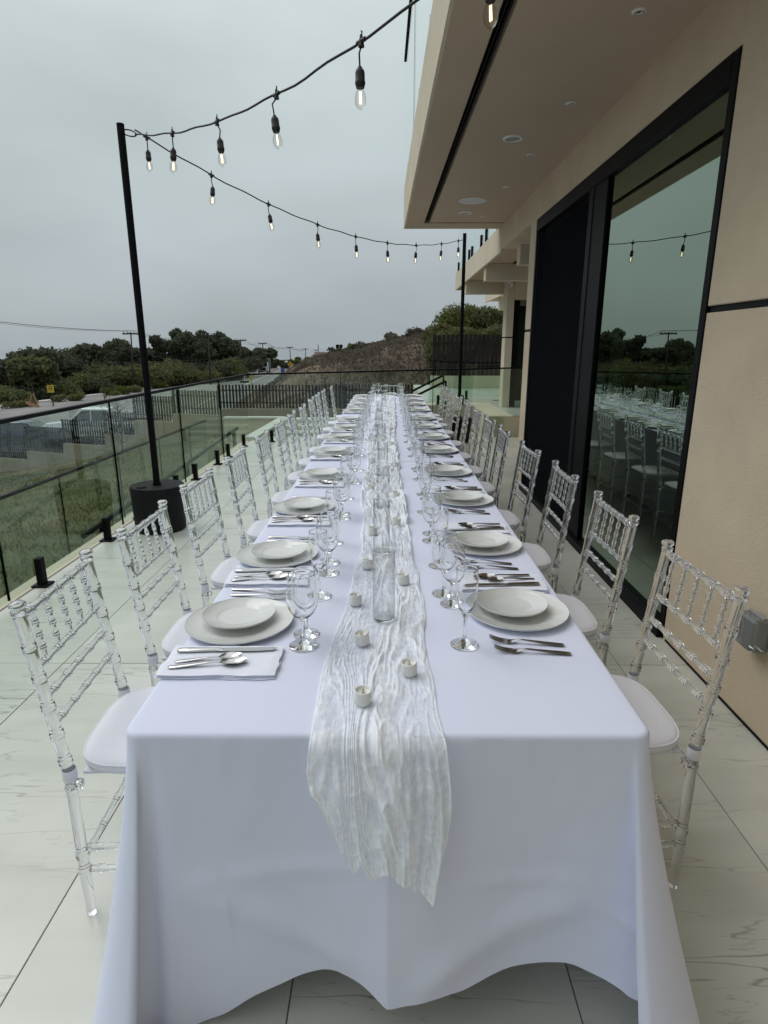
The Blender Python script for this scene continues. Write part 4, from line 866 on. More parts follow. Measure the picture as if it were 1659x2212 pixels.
m_spoon = spoon(1.0).mesh('soup_spoon', 'steel', True); m_tea = spoon(.86).mesh('tea_spoon', 'steel', True)
def knife():
    mb = sweep([(0, .006, .004, .003), (.004, .006, .0095, .0052), (.03, .006, .0098, .0056), (.075, .006, .0076, .0050), (.100, .006, .0070, .0046), (.106, .006, .0075, .0022), (.112, .006, .0078, .0012)])
    mb.add([(.110, -.0070, .0066), (.150, -.0098, .0066), (.200, -.0100, .0062), (.232, -.0075, .006), (.246, .0030, .006), (.235, .0078, .006), (.110, .0078, .0066), (.110, -.0070, .0050), (.150, -.0098, .0054), (.200, -.0100, .0052), (.232, -.0075, .0052), (.246, .0030, .0052), (.235, .0078, .0048), (.110, .0078, .0046)],
           [(0, 1, 2, 3, 4, 5, 6)[::-1], (7, 8, 9, 10, 11, 12, 13)] + [(i, (i + 1) % 7, 7 + (i + 1) % 7, 7 + i) for i in range(7)])
    return mb
m_knife = knife().mesh('table_knife', 'steel', auto=35)
def napkin(seed):
    mb = MB(); nx_, ny_ = 26, 14
    for layer, (ins, z0, th) in enumerate(((0., 0.0, .0036), (.004, .0040, .0034), (.002, .0076, .0040))):
        x, y = np.meshgrid(np.linspace(-1, 1, nx_), np.linspace(-1, 1, ny_)); a, b_ = .140 - ins, .072 - ins * .6
        jx = .0030 * vnoise(y * 3 + 20, x * 2 + layer * 7 + seed, 60); jy = .0032 * vnoise(x * 4 + 20, y + layer * 5 + seed, 61)
        bul = .0016 * vnoise(x * 3 + 30, y * 3 + seed * 3, 62) + .0022 * np.maximum(0, np.abs(y) - .8) * (layer == 2)
        ed = np.clip(np.minimum(1 - np.abs(x), 1 - np.abs(y)) / .10, 0, 1) ** .5
        top = np.stack([x * a + jx, y * b_ + jy + x * layer * .0016, z0 + th * (.35 + .65 * ed) + bul * (layer == 2) + .0006], -1); bot = top.copy(); bot[..., 2] = z0 + .0004 + th * .25 * (1 - ed)
        o = nx_ * ny_; V = top.reshape(-1, 3).tolist() + bot.reshape(-1, 3).tolist(); F = []
        for j in range(ny_ - 1):
            for i in range(nx_ - 1):
                q = (j * nx_ + i, j * nx_ + i + 1, (j + 1) * nx_ + i + 1, (j + 1) * nx_ + i); F.append(q); F.append(tuple(k + o for k in q[::-1]))
        ring = list(range(nx_)) + [j * nx_ + nx_ - 1 for j in range(1, ny_)] + [(ny_ - 1) * nx_ + i for i in range(nx_ - 2, -1, -1)] + [j * nx_ for j in range(ny_ - 2, 0, -1)]
        for i in range(len(ring)): a_, c_ = ring[i], ring[(i + 1) % len(ring)]; F.append((a_, a_ + o, c_ + o, c_))
        mb.add(V, F)
    return mb.mesh('napkin', 'napkin', auto=60)
m_nap = [napkin(k) for k in range(3)]
PL = [1.52, 2.07, 2.74, 3.48, 4.30, 5.02, 5.65, 6.31, 7.26, 7.97, 8.66, 9.38]
PR = [1.60, 2.20, 2.90, 3.59, 4.37, 5.03, 5.72, 6.42, 7.26, 8.03, 8.72, 9.45]
def setting(px, py, rz, where, gside):
    c, s_ = math.cos(rz), math.sin(rz)
    def put(name, data, lx, ly, z, rot, lab, cat, grp, tilt=(0, 0)):
        o = link(name, data, None, (px + c * lx - s_ * ly, py + s_ * lx + c * ly, z + .0008), (tilt[0], tilt[1], rz + rot)); tag(o, lab, cat, grp); return o
    j = lambda q=.006: float(rng.normal(0, q))
    put('dinner_plate', m_plate, 0, 0, TZ, rng.uniform(0, 6), f'white dinner plate {where}', 'plate', f'dinner plates {gside}')
    put('salad_plate', m_salad, .004 + j(.005), j(.005), TZ + .0185, rng.uniform(0, 6), f'white salad plate on the dinner plate {where}', 'plate', f'salad plates {gside}')
    put('napkin', m_nap[int(rng.integers(3))], .012 + j(.004), -.213 + j(.004), TZ, R(j(1.8)), f'folded white napkin {where}', 'napkin', f'napkins {gside}')
    zc = TZ + .0118
    put('table_knife', m_knife, -.115 + j(.004), -.182 + j(.003), zc, R(3 + j(2)), f'steel table knife on the napkin {where}', 'knife', f'knives {gside}')
    put('tea_spoon', m_tea, -.104 + j(.004), -.226 + j(.003), zc, R(9 + j(2)), f'small steel spoon on the napkin {where}', 'spoon', f'small spoons {gside}')
    put('soup_spoon', m_spoon, -.104 + j(.004), -.258 + j(.003), zc, R(8 + j(2)), f'larger steel spoon on the napkin {where}', 'spoon', f'large spoons {gside}')
    put('fork', m_fork, -.078 + j(.005), .190 + j(.005), TZ, R(-8 + j(3)), f'inner steel fork beside the plate {where}', 'fork', f'inner forks {gside}')
    put('fork', m_fork, -.086 + j(.005), .238 + j(.005), TZ, R(-8 + j(3)), f'outer steel fork beside the plate {where}', 'fork', f'outer forks {gside}')
    put('wine_goblet', m_gob, .190 + j(.008), -.150 + j(.01), TZ, rng.uniform(0, 6), f'larger clear goblet {where}', 'glass', f'large goblets {gside}')
    put('wine_goblet', m_gob2, .186 + j(.008), -.062 + j(.01), TZ, rng.uniform(0, 6), f'smaller clear goblet {where}', 'glass', f'small goblets {gside}')
    put('champagne_flute', m_flute, .190 + j(.008), .190 + j(.012), TZ, rng.uniform(0, 6), f'slim clear champagne flute {where}', 'glass', f'flutes {gside}')
for i in range(12):
    setting(-.395 + rng.normal(0, .005), PL[i], 0, f'at {ORD[i]} place from the hanging runner, railing side', 'along the railing side')
    setting(.372 + rng.normal(0, .005), PR[i], math.pi, f'at {ORD[i]} place from the hanging runner, window side', 'along the window side')
setting(.03, 9.76, R(-90), 'at the head chair place', 'at the head')

# vases and candles
m_v = MB().lathe([(.0305, .0005), (.0310, .004), (.0310, .1985), (.0308, .2), (.0300, .1985), (.0300, .006)], 40).mesh('cylinder_vase', 'thin_glass', True)
m_vr = MB().tube([(.0309 * math.cos(a), .0309 * math.sin(a), .2) for a in np.linspace(0, 2 * math.pi, 37)], .0014, 6, False).mesh('rim', 'glassware', True); m_vb = MB().lathe([(0, .0004), (.0300, .0004), (.0303, .002), (.0300, .0055), (.0288, .006), (0, .0055)], 32).mesh('base', 'glassware', auto=40)
for k, (x, y) in enumerate(VS):
    v_ = link('cylinder_vase', m_v, None, (x, y, TZ + .0075)); link('rim', m_vr, v_); link('base', m_vb, v_)
    tag(v_, f'tall clear cylinder vase on the gauze runner, {ORD[k]} from its hanging end', 'vase', 'cylinder vases on the runner')
m_c = MB().lathe([(0, 0), (.0172, 0), (.0185, .002), (.0188, .012), (.0184, .028), (.0180, .0298), (.0172, .0305), (.0160, .0302), (.0152, .0290), (.0142, .0250), (.0125, .0235), (0, .0228)], 28).mesh('wax_body', 'candle', True)
m_fl = MB().lathe([(0, .022), (.0034, .0225), (.0040, .026), (.0026, .031), (.0009, .0345), (0, .0355)], 10).mesh('flame_tip', 'flame_tip', True)
for k, (x, y) in enumerate(CS):
    n_ = f'{ORD[k]}' if k < 12 else ['thirteenth', 'fourteenth', 'fifteenth', 'sixteenth', 'seventeenth', 'eighteenth'][k - 12]
    t = thing('tealight', f'small white wax tealight on the gauze runner, {n_} from its hanging end', 'candle', (x, y, TZ + .008), rng.uniform(0, 6), 'tealights on the runner')
    t.rotation_euler = (R(rng.normal(0, 4)), R(rng.normal(0, 4)), rng.uniform(0, 6)); link('wax_body', m_c, t); link('flame_tip', m_fl, t)
# ================================================================== FENCES
M['garden_wall'] = mat('garden_wall', (.30, .265, .205), .95, var=.12, vscale=1.0, coords='Position', bump=.2, bscale=60, spec=.1)
def fence_low():
    t = thing('slat_fence', 'long low dark slat fence stepping down along the garden wall', 'fence', (-6, 24, -1.2))
    O = Vector((-6, 24, -1.2))
    segs = [((3.2, 24), (-1.7, 24), .10, -.82), ((-1.7, 24), (-6.68, 24.06), .08, -.84), ((-6.68, 24.06), (-8.74, 24.76), -.16, -1.10), ((-8.74, 24.76), (-10.65, 25.41), -.43, -1.44), ((-10.65, 25.41), (-12.18, 25.93), -1.17, -2.10), ((-12.18, 25.93), (-14.46, 26.71), -1.58, -2.63), ((-14.46, 26.71), (-16.59, 27.43), -1.96, -3.11), ((-16.59, 27.43), (-19.8, 28.52), -2.38, -3.51), ((-19.8, 28.52), (-24, 29.95), -2.85, -3.95)]
    m_s = MB().box(-.034, .034, -.02, .02, 0, 1.0).mesh('slat', 'slat_wood')
    for (a, b_, zt, zb) in segs:
        a = Vector(a); b_ = Vector(b_); L = (b_ - a).length; d = (b_ - a) / L; ang = math.atan2(d.y, d.x); n = int(L / .128)
        for k in range(n):
            p = a + d * (k + .5) * L / n
            o = link('slat', m_s, t, (p.x - O.x, p.y - O.y, zb - O.z), (0, 0, ang)); o.scale = (1, 1, zt - zb + rng.normal(0, .006))
        for z in (zb + .22, zt - .22): part('rail', slab([(a.x - O.x, a.y + .04 - O.y), (b_.x - O.x, b_.y + .04 - O.y)], .03, [z - .02 - O.z] * 2, [z + .02 - O.z] * 2), 'slat_wood', t)
        part('post', MB().box(b_.x - O.x - .04, b_.x - O.x + .04, b_.y - O.y + .02, b_.y - O.y + .10, zb - .1 - O.z, zt - O.z), 'slat_wood', t)
        part('wall_base', slab([(a.x - O.x, a.y - O.y), (b_.x - O.x, b_.y - O.y)], .22, [zb - 1.3 - O.z] * 2, [zb - .015 - O.z] * 2), 'garden_wall', t)
fence_low()
t = thing('tall_slat_fence', 'tall dark vertical slat fence on a low beige wall below the hillside', 'fence', (1.3, 18, .70))
m_s = MB().box(-.052, .052, -.025, .025, 0, 1.0).mesh('slat', 'slat_wood')
for k in range(34):
    o = link('slat', m_s, t, (.05 + k * .128, 0, 0)); o.scale = (1, 1, 1.15 + rng.normal(0, .006))
for z in (.25, .9): part('rail', MB().box(0, 4.4, .03, .07, z - .03, z + .03), 'slat_wood', t)
part('wall_base', MB().box(-.05, 4.5, -.1, .12, -.343, -.003), 'stucco_pale', t)

# ================================================================== VEGETATION
def leaf_cloud(name, blobs, n, size, m, flat=.0):
    """leaf-sized quads spread through overlapping blobs (x,y,z,rx,ry,rz), denser towards the surface"""
    B_ = np.array(blobs, float); vol = B_[:, 3] * B_[:, 4] + B_[:, 3] * B_[:, 5]; idx = rng.choice(len(B_), n, p=vol / vol.sum())
    d = rng.normal(size=(n, 3)); d /= np.linalg.norm(d, axis=1)[:, None]; d[:, 2] = np.where(rng.random(n) < .35, np.abs(d[:, 2]), d[:, 2])
    rr = rng.random(n) ** .28 * (1 + rng.normal(0, .07, n)); lump = 1 + .20 * vnoise(d[:, 0] * 2.6 + idx * 3.1 + 50, d[:, 1] * 2.6 + d[:, 2] * 3 + 50, 71)
    p = B_[idx, :3] + d * B_[idx, 3:6] * (rr * lump)[:, None]
    a = rng.normal(size=(n, 3)); a /= np.linalg.norm(a, axis=1)[:, None]; b_ = np.cross(a, d + rng.normal(0, .5, (n, 3))); b_ /= np.linalg.norm(b_, axis=1)[:, None] + 1e-9
    s = size * rng.uniform(.55, 1.45, n)[:, None]
    V = np.stack([p - a * s, p + b_ * s * .55, p + a * s, p - b_ * s * .55], 1)
    me = bpy.data.meshes.new(name); me.from_pydata(V.reshape(-1, 3).tolist(), [], np.arange(n * 4).reshape(-1, 4).tolist()); me.materials.append(M[m]); return me
def limbs(h, r, tips, base=(0, 0, 0)):
    mb = MB(); b0 = Vector(base)
    mb.tube([b0, b0 + Vector((rng.normal(0, .1), rng.normal(0, .1), h * .5)), b0 + Vector((rng.normal(0, .2), 0, h))], [r, r * .75, r * .5], 8)
    for tp in tips: mb.tube([b0 + Vector((0, 0, h * rng.uniform(.45, .9))), (b0 + Vector((0, 0, h)) + Vector(tp)) / 2, Vector(tp)], [r * .45, r * .3, r * .1], 6)
    return mb
def tree(x, y, ztop, wid, label, m='leaf_dark', nb=11, n=7000, shape='round', group='trees across the road', leaf=.26):
    z0 = tz(x, y); H = ztop - z0
    t = thing('tree', label, 'tree', (x, y, z0), 0, group); bl = []
    for k in range(nb):
        a = rng.uniform(0, 6.28); q = rng.random() ** .6
        if shape == 'tall': zz = H * rng.uniform(.30, .95); rr = wid * .5 * (1 - .6 * zz / H) * q; br = wid * .22
        elif shape == 'clump': zz = H * rng.uniform(.42, .90); rr = wid * .42 * q; br = wid * rng.uniform(.11, .19)
        else: zz = H * rng.uniform(.35, .80); rr = wid * .38 * q; br = wid * rng.uniform(.19, .27)
        br = min(br, H * .26); zz = min(zz, H - br * .8)
        bl.append((math.cos(a) * rr, math.sin(a) * rr * .8, zz, br, br, br * .82))
    part('trunk', limbs(H * .55, max(.12, H * .025), [(b_[0], b_[1], b_[2]) for b_ in bl[:6]]), 'bark', t, True)
    link('crown', leaf_cloud('crown', bl, n, leaf, m), t); return t
# crown-top positions: ((x, z of the top), y, ...)
TREES = [((-51.11, -0.02), 84, 7, 'leaf_dark', 'round', 'low dark tree at the roadside beyond the orange barricade'), ((-50.91, 1.37), 92, 10.5, 'leaf_dark', 'round', 'broad rounded dark tree behind the yellow road sign'), ((-46.42, 0.23), 80, 6.5, 'leaf_green', 'round', 'paler rounded bush-like tree below the broad dark one'),
         ((-46.63, 1.64), 96, 6.5, 'leaf_dark', 'clump', 'clumpy dark tree left of the leaning utility pole'), ((-44.57, 2.55), 98, 8.5, 'leaf_dark', 'clump', 'tallest clumpy tree just left of the leaning utility pole'), ((-41.28, 1.36), 98, 5, 'leaf_dark', 'clump', 'smaller clumpy tree right behind the leaning utility pole'),
         ((-38.21, 4.07), 106, 6.5, 'leaf_dark', 'clump', 'tall cloud-pruned dark tree right of the lamp pole'), ((-34.90, 4.57), 108, 7, 'leaf_dark', 'clump', 'highest dark clumpy tree across the road'), ((-32.02, 3.01), 106, 6, 'leaf_dark', 'clump', 'dark tree between the highest tree and the leaning pole'), ((-29.77, 4.21), 112, 6, 'leaf_dark', 'clump', 'tall narrow clumpy tree beside the second utility pole'),
         ((-29.73, 1.31), 132, 9, 'leaf_dark', 'round', 'dark dense tree behind the roadside white sign'), ((-30.10, 1.18), 150, 9.5, 'leaf_dark', 'tall', 'pointed dark tree behind the white truck'), ((-29.57, -1.83), 165, 8, 'leaf_dark', 'tall', 'lower pointed tree at the end of the roadside row'),
         ((-23.20, -1.19), 170, 13, 'leaf_green', 'round', 'bushy green tree right of the yellow diamond sign'), ((-17.92, -1.96), 160, 8, 'leaf_dark', 'round', 'small bushy tree below the distant house')]
for (p, Y, wd, m, shp, lab) in TREES:
    tree(p[0], Y, p[1], wd, lab, m, nb=20 if shp == 'clump' else 13, n=6000, shape=shp, leaf=.24 + Y / 900)
def bush(x, y, rx, h, m, label, n=2600, leaf=.17, group='roadside bushes', sink=.1, ry_=None):
    z0 = tz(x, y); t = thing('bush', label, 'bush', (x, y, z0 - sink), 0, group); bl = []
    for k in range(8):
        a = rng.uniform(0, 6.28); q = rng.random() ** .5; br = h * rng.uniform(.28, .42)
        bl.append((math.cos(a) * rx * .62 * q, math.sin(a) * (ry_ or rx) * .5 * q, h * rng.uniform(.25, .66), max(br, rx * .25), max(br, rx * .22), br))
    part('stems', limbs(h * .5, .05, [(b_[0], b_[1], b_[2]) for b_ in bl[:4]]), 'bark', t); link('foliage', leaf_cloud('foliage', bl, n, leaf, m), t)
BL = [((-46.49, -3.65), 74, 6.5, 'leaf_green'), ((-47.04, -2.93), 80, 7, 'leaf_dark'), ((-45.05, -2.68), 82, 7, 'leaf_green'), ((-43.06, -2.47), 84, 7, 'leaf_dark'), ((-41.85, -1.69), 88, 8, 'leaf_green'), ((-40.20, -1.03), 92, 9, 'leaf_green'), ((-37.85, -0.74), 94, 8, 'leaf_olive'), ((-36.14, -0.62), 98, 8, 'leaf_green'), ((-33.32, -0.37), 100, 8.5, 'leaf_olive'), ((-31.31, -0.45), 104, 8, 'leaf_dark'), ((-29.25, -0.05), 108, 8, 'leaf_green'), ((-28.82, -0.34), 116, 8, 'leaf_dark')]
for k in range(13):
    p_ = ((-57.55, -0.90), (-56.45, -0.43), (-55.18, -0.06), (-53.82, -0.41), (-52.17, -0.16), (-50.30, 0.26), (-48.24, 0.70), (-45.96, 1.34), (-43.57, 1.33), (-40.95, 1.50), (-38.14, 1.68), (-35.18, 1.32), (-32.05, 0.38))[k]; Y_ = 92 + 3.2 * k
    BL.append((p_, Y_, 7.5, 'leaf_dark' if k % 3 else 'leaf_green'))
for k, (p, Y, wd, m) in enumerate(BL):
    lab_ = f'dense roadside bush across the road, {ORD[k]} from the orange barricade' if k < 12 else f'taller thicket bush behind the roadside bushes, {(ORD + ["thirteenth"])[k - 12]} from the left end'
    h = max(2.2, p[1] - tz(p[0], Y)); bush(p[0], Y, wd * .95, h * 1.05, m, lab_, n=5200, leaf=.20, group='dense roadside bushes' if k < 12 else 'thicket bushes')
for k, (p, Y, m) in enumerate((((-40.09, -3.93), 66, 'leaf_olive'), ((-37.60, -3.77), 72, 'leaf_olive'), ((-35.59, -3.52), 80, 'leaf_bright'), ((-35.09, -3.40), 84, 'leaf_olive'), ((-34.20, -3.32), 92, 'leaf_bright'), ((-33.96, -3.36), 108, 'leaf_olive'))):
    bush(p[0], Y, 2.6, max(1.2, p[1] - tz(p[0], Y)), m, f'low olive verge shrub at the kerb, {ORD[k]} from the orange barricade', n=1500, leaf=.13, group='low verge shrubs')
# hillside: green bush mass, pale twigs, dry scrub
HB = [((3.17, 2.89), 37, 1.0, 'leaf_olive'), ((3.88, 3.56), 37.5, 1.2, 'leaf_bright'), ((4.74, 4.27), 38, 1.4, 'leaf_olive'), ((5.58, 4.01), 38, 1.2, 'leaf_olive'), ((6.37, 3.80), 38, 1.2, 'leaf_green'), ((7.21, 3.59), 38, 1.5, 'leaf_green'), ((3.06, 2.40), 33.5, .8, 'leaf_green'), ((4.04, 2.70), 34, .9, 'leaf_olive'), ((6.15, 2.94), 34, 1.0, 'leaf_green'), ((7.23, 2.98), 35, 1.2, 'leaf_olive')]
for k, (p, Y, rx, m) in enumerate(HB):
    h = max(1.0, p[1] - tz(p[0], Y) + .15); bush(p[0], Y, rx * 1.15, h, m, f'{ORD[k]} green hillside bush behind the tall slat fence, counted from the road', n=5200, leaf=.075, group='hillside bush clump', sink=.15)
for k, (x, y) in enumerate(((4.3, 30.5), (5.2, 31.0))):
    t = thing('dry_shrub', f'bare pale twiggy shrub above the tall slat fence, {"left" if k == 0 else "right"} one of the two', 'shrub', (x, y, tz(x, y)))
    mb = MB()
    for q in range(46):
        a = rng.uniform(0, 6.28); l = rng.uniform(.35, .85); mb.tube([(0, 0, 0), (math.cos(a) * l * .35, math.sin(a) * l * .35, l * .6), (math.cos(a) * l * .6 + rng.normal(0, .08), math.sin(a) * l * .6, l)], [.012, .008, .003], 4, False)
    part('twigs', mb, 'twig_pale', t)
n = 64000
hx = rng.uniform(-15, 16, n); hy = 27.5 + 62 * rng.random(n) ** 1.25; s_ = hx - xedge(hy)
dens = np.clip(.12 + .88 * sstep(4, 9, s_) + .35 * vnoise(hx * .5 + 80, hy * .4, 81), .03, 1); k_ = (s_ > 1.5) & (rng.random(n) < dens); hx, hy = hx[k_], hy[k_]; n = len(hx)
hz = terrain(hx, hy); sz = rng.uniform(.05, .13, n) * (1 + .6 * (vnoise(hx * .4 + 90, hy * .4, 82) > .25)); V = []
a = rng.normal(size=(n, 3)); a[:, 2] = np.abs(a[:, 2]) + .5; a /= np.linalg.norm(a, axis=1)[:, None]; b2 = np.cross(a, rng.normal(size=(n, 3))); b2 /= np.linalg.norm(b2, axis=1)[:, None]
p0 = np.stack([hx, hy, hz + .02], -1); V = np.stack([p0 - b2 * sz[:, None] * .5, p0 + b2 * sz[:, None] * .5, p0 + a * sz[:, None] * 1.7 + b2 * .3 * sz[:, None], p0 + a * sz[:, None] * 1.7 - b2 * .3 * sz[:, None]], 1)
sd_ = bpy.data.meshes.new('dry_scrub'); sd_.from_pydata(V.reshape(-1, 3).tolist(), [], np.arange(n * 4).reshape(-1, 4).tolist()); sd_.materials.append(M['scrub_dry']); stuff(link('dry_scrub', sd_), 'dry brown scrub covering the hillside', 'scrub')
for k, (x, Y) in enumerate(((-3.59, 62), (-5.05, 66), (-1.69, 60), (1.03, 58), (2.76, 56))):
    bush(x, Y, 1.5 + .3 * k % 1.1, 1.1, ['leaf_green', 'leaf_dark', 'scrub_dry', 'scrub_dry', 'scrub_dry'][k], f'small scrub bush on the hill ridge, {ORD[k]} along it from the road signs', n=1500, leaf=.10, group='ridge bushes', sink=.35)
# sapling in the garden by the pickup
t = thing('sapling', 'thin bare young tree in the garden in front of the white pickup', 'tree', (-8.5, 19, tz(-8.5, 19))); mb = MB()
mb.tube([(0, 0, 0), (.05, 0, .8), (0, .05, 2.1)], [.03, .022, .006], 6)
for q in range(70):
    z = rng.uniform(.5, 2.0); a = rng.uniform(0, 6.28); l = (2.3 - z) * rng.uniform(.25, .5); mb.tube([(.03, 0, z), (math.cos(a) * l * .6, math.sin(a) * l * .6, z + l * .35), (math.cos(a) * l + rng.normal(0, .06), math.sin(a) * l, z + l * .8)], [.008, .006, .003], 4, False)
part('trunk', mb, 'bark', t); link('crown', leaf_cloud('crown', [(0, 0, 1.5, .95, .95, .75)], 150, .03, 'leaf_olive'), t)

# ================================================================== POLES, WIRES, SIGNS
POLES = [(-34.9, 85, 3.51, 1, 'leaning wooden utility pole behind the near lamp pole', -.05), (-27.24, 95, 3.45, 1, 'wooden utility pole among the highest clumpy trees', -.03), (-30.67, 130, 3.08, 2, 'wooden utility pole with two crossarms above the pointed tree', 0), (-34.16, 170, 2.69, 1, 'utility pole rising behind the white truck', 0), (-36.26, 230, 1.58, 1, 'leaning distant utility pole right of the truck', .03), (-38.42, 290, .9, 1, 'distant utility pole above the bushy green tree', 0), (-22.35, 200, 2.29, 0, 'bare tall utility pole beside the distant house', -.02), (-44.04, 380, .0, 2, 'farthest small utility pole on the horizon', 0)]
def utility_pole(x, y, zt, arms, lab, ln):
    z0 = min(tz(x, y), zt - 6) - .2; t = thing('utility_pole', lab, 'pole', (x, y, z0)); H = zt - z0; q = 1 + y / 400
    part('pole', MB().tube([(-ln * -H, 0, 0), (0, 0, H)], [.11 * q, .075 * q], 8), 'wood_pole', t, True)
    for k in range(arms):
        z = H - .25 - k * 1.5; part('crossarm', MB().box(-1.15, 1.15, -.07 * q, .07 * q, z - .08 * q, z + .08 * q), 'wood_pole', t)
        for xx in (-1.0, -.45, .45, 1.0): part('insulator', MB().tube([(xx, 0, z + .08 * q), (xx, 0, z + .30)], .05 * q, 6), 'plastic_grey', t)
for P_ in POLES: utility_pole(*P_)
utility_pole(-47, 42, 6.6, 1, 'utility pole left of the view carrying the roadside wires', 0)
tops = [(-47, 42, 6.5)] + [(p[0], p[1], p[2] - .1) for p in POLES[:6]]
for i in range(6):
    a = Vector(tops[i]); b_ = Vector(tops[i + 1])
    for k, dx in enumerate((-1.0, .45, 1.0)):
        pts = [(a + (b_ - a) * u + Vector((dx, 0, .25 - 4 * u * (1 - u) * (.9 + .2 * k)))) for u in np.linspace(0, 1, 14)]
        r_ = [.007 + .00012 * p.y for p in pts]
        tag(link('overhead_wire', MB().tube(pts, r_, 4).mesh('overhead_wire', 'rubber')), f'thin {["left", "middle", "right"][k]} power line over the {ORD[i]} span of roadside poles from the left', 'wire', 'overhead wires')
for k, (ya, za, yb, zb) in enumerate(((-1.0, .2, 0, -1.2), (-1, -.5, 0, -1.6), (-1, -.9, 0, -2.2))):
    a = Vector((-62, 62, za + .5)); b_ = Vector((-27.2, 95, zb + .9)); pts = [(a + (b_ - a) * u + Vector((0, 0, -2.6 * u * (1 - u)))) for u in np.linspace(0, 1, 14)]
    tag(link('overhead_wire', MB().tube(pts, .024, 4).mesh('overhead_wire', 'rubber')), f'low cable hanging in front of the dark trees, {["upper", "middle", "lower"][k]} of three', 'wire', 'low cables')
def sign(x, y, z, sz, m, shape, lab, post=True, zb=None, mark=None):
    z0 = tz(x, y) if zb is None else zb; t = thing('road_sign', lab, 'sign', (x, y, z0)); h = z - z0
    if shape == 'diamond': bd = MB().prism([(0, -sz * .7), (sz * .7, 0), (0, sz * .7), (-sz * .7, 0)], -.02, .02)
    else: bd = MB().prism([(-sz / 2, -sz * .55), (sz / 2, -sz * .55), (sz / 2, sz * .55), (-sz / 2, sz * .55)], -.02, .02)
    bo = part('board', bd, m, t, loc=(0, -.08, h), rot=(R(90), 0, 0))
    if mark == 'arrow':
        part('symbol', MB().prism([(-.05 * sz, -.36 * sz), (.05 * sz, -.36 * sz), (.05 * sz, .10 * sz), (.15 * sz, .10 * sz), (0, .36 * sz), (-.15 * sz, .10 * sz), (-.05 * sz, .10 * sz)], .021, .026), 'black_metal', bo)
    if mark == 'lines':
        for q in (-.22, .02, .24): part('symbol', MB().prism([(-.3 * sz, q * sz), (.3 * sz, q * sz), (.3 * sz, (q + .1) * sz), (-.3 * sz, (q + .1) * sz)], .021, .026), 'black_metal', bo)
    part('post', MB().tube([(0, 0, -.3), (0, 0, h + (0 if shape == 'diamond' else sz * .5))], .06, 6), 'wood_pole', t); return t
sign(-20.5, 130, -1.95, .85, 'yellow', 'diamond', 'yellow diamond warning sign with black arrow beside the far road', mark='arrow')
tq = sign(-20.55, 129.9, -2.95, .62, 'yellow', 'square', 'small yellow plate under the diamond warning sign', mark='lines')
sign(-35.3, 64, -2.70, .70, 'yellow', 'square', 'yellow square road sign in front of the dark roadside bushes', mark='lines')
sign(-26.1, 110, -2.36, .55, 'sign_white', 'square', 'small white sign at the roadside before the truck')
for k, dx in enumerate((-.28, .28)):
    sign(-7.8 + dx, 100, 1.62, .52, 'black_metal', 'square', f'dark back of a sign on the hill ridge post, {"left" if k == 0 else "right"} board')
t = thing('marker_post', 'slim yellow delineator beside the road behind the low fence', 'post', (-13.34, 60, -1.95)); part('post', MB().tube([(0, 0, -1), (0, 0, .35)], .04, 6), 'yellow', t); part('head', MB().box(-.13, .13, -.03, .03, .35, .80, .01), 'yellow', t)
t = thing('marker_post', 'pale thin post with dark foot beside the yellow delineator', 'post', (-14, 60, -1.8)); part('post', MB().tube([(0, 0, -1), (0, 0, .8)], .035, 6), 'sign_white', t); part('foot', MB().box(-.45, .45, -.1, .1, -.05, .12, .01), 'black_matt', t)
t = thing('blue_bin', 'blue wheeled bin at the far roadside', 'bin', (-21.3, 125, tz(-21.6, 125) + .05)); part('body', MB().box(-.33, .33, -.35, .35, .1, 1.0, .04), 'blue_bin', t); part('lid', MB().box(-.36, .36, -.38, .38, 1.0, 1.1, .03), 'blue_bin', t)
for s_ in (-1, 1): part('wheel', MB().tube([(s_ * .3 - .04, .3, .12), (s_ * .3 + .04, .3, .12)], .12, 10), 'tyre', t)
bx_ = -37.36; bz = tz(bx_, 64)
t = thing('barricade', 'weathered orange and wooden barricade at the roadside', 'barricade', (bx_, 64, bz))
part('leg', MB().tube([(-.5, 0, 0), (-.1, 0, 1.3)], .06, 6), 'orange', t); part('leg', MB().tube([(.55, 0, 0), (.1, 0, 1.5)], .06, 6), 'orange', t); part('board', MB().box(-.9, .5, -.04, .04, .15, .42).xf(Matrix.Rotation(R(18), 4, 'Y')), 'orange', t); part('stake', MB().tube([(.3, .1, 0), (.0, .1, 2.7)], .05, 6), 'wood_pole', t)
for k, (x, Y) in enumerate(((-34.21, 74), (-33.49, 72))):
    z0 = tz(x, Y); t = thing('wooden_post', f'grey wooden stake at the road edge, {"nearer to" if k else "farther from"} the yellow square sign', 'post', (x, Y, z0)); part('post', MB().tube([(0, 0, -.2), (-.12, 0, 2.4)], [.07, .05], 6), 'wood_pole', t)

# ================================================================== DISTANT HOUSE
hx_, hz_ = -16.34, -0.63; z0 = tz(hx_, 165) - .5
t = thing('house', 'distant low tan house with dark roof on the hill', 'house', (hx_, 165, z0)); H = hz_ - z0
part('wall', MB().box(-3.4, 3.4, -2, 2, 0, H - .2), 'house_wall', t); part('roof', MB().add([(-4, -2.5, H - .2), (4, -2.5, H - .2), (4, 2.5, H - .2), (-4, 2.5, H - .2), (-2.4, 0, H + .9), (2.4, 0, H + .9)], [(0, 1, 5, 4), (1, 2, 5), (2, 3, 4, 5), (3, 0, 4), (0, 3, 2, 1)]), 'house_roof', t)
for xx in (-2, 0, 2): part('window', MB().box(xx - .5, xx + .5, -2.03, -1.99, H - 1.5, H - .6), 'car_glass', t)

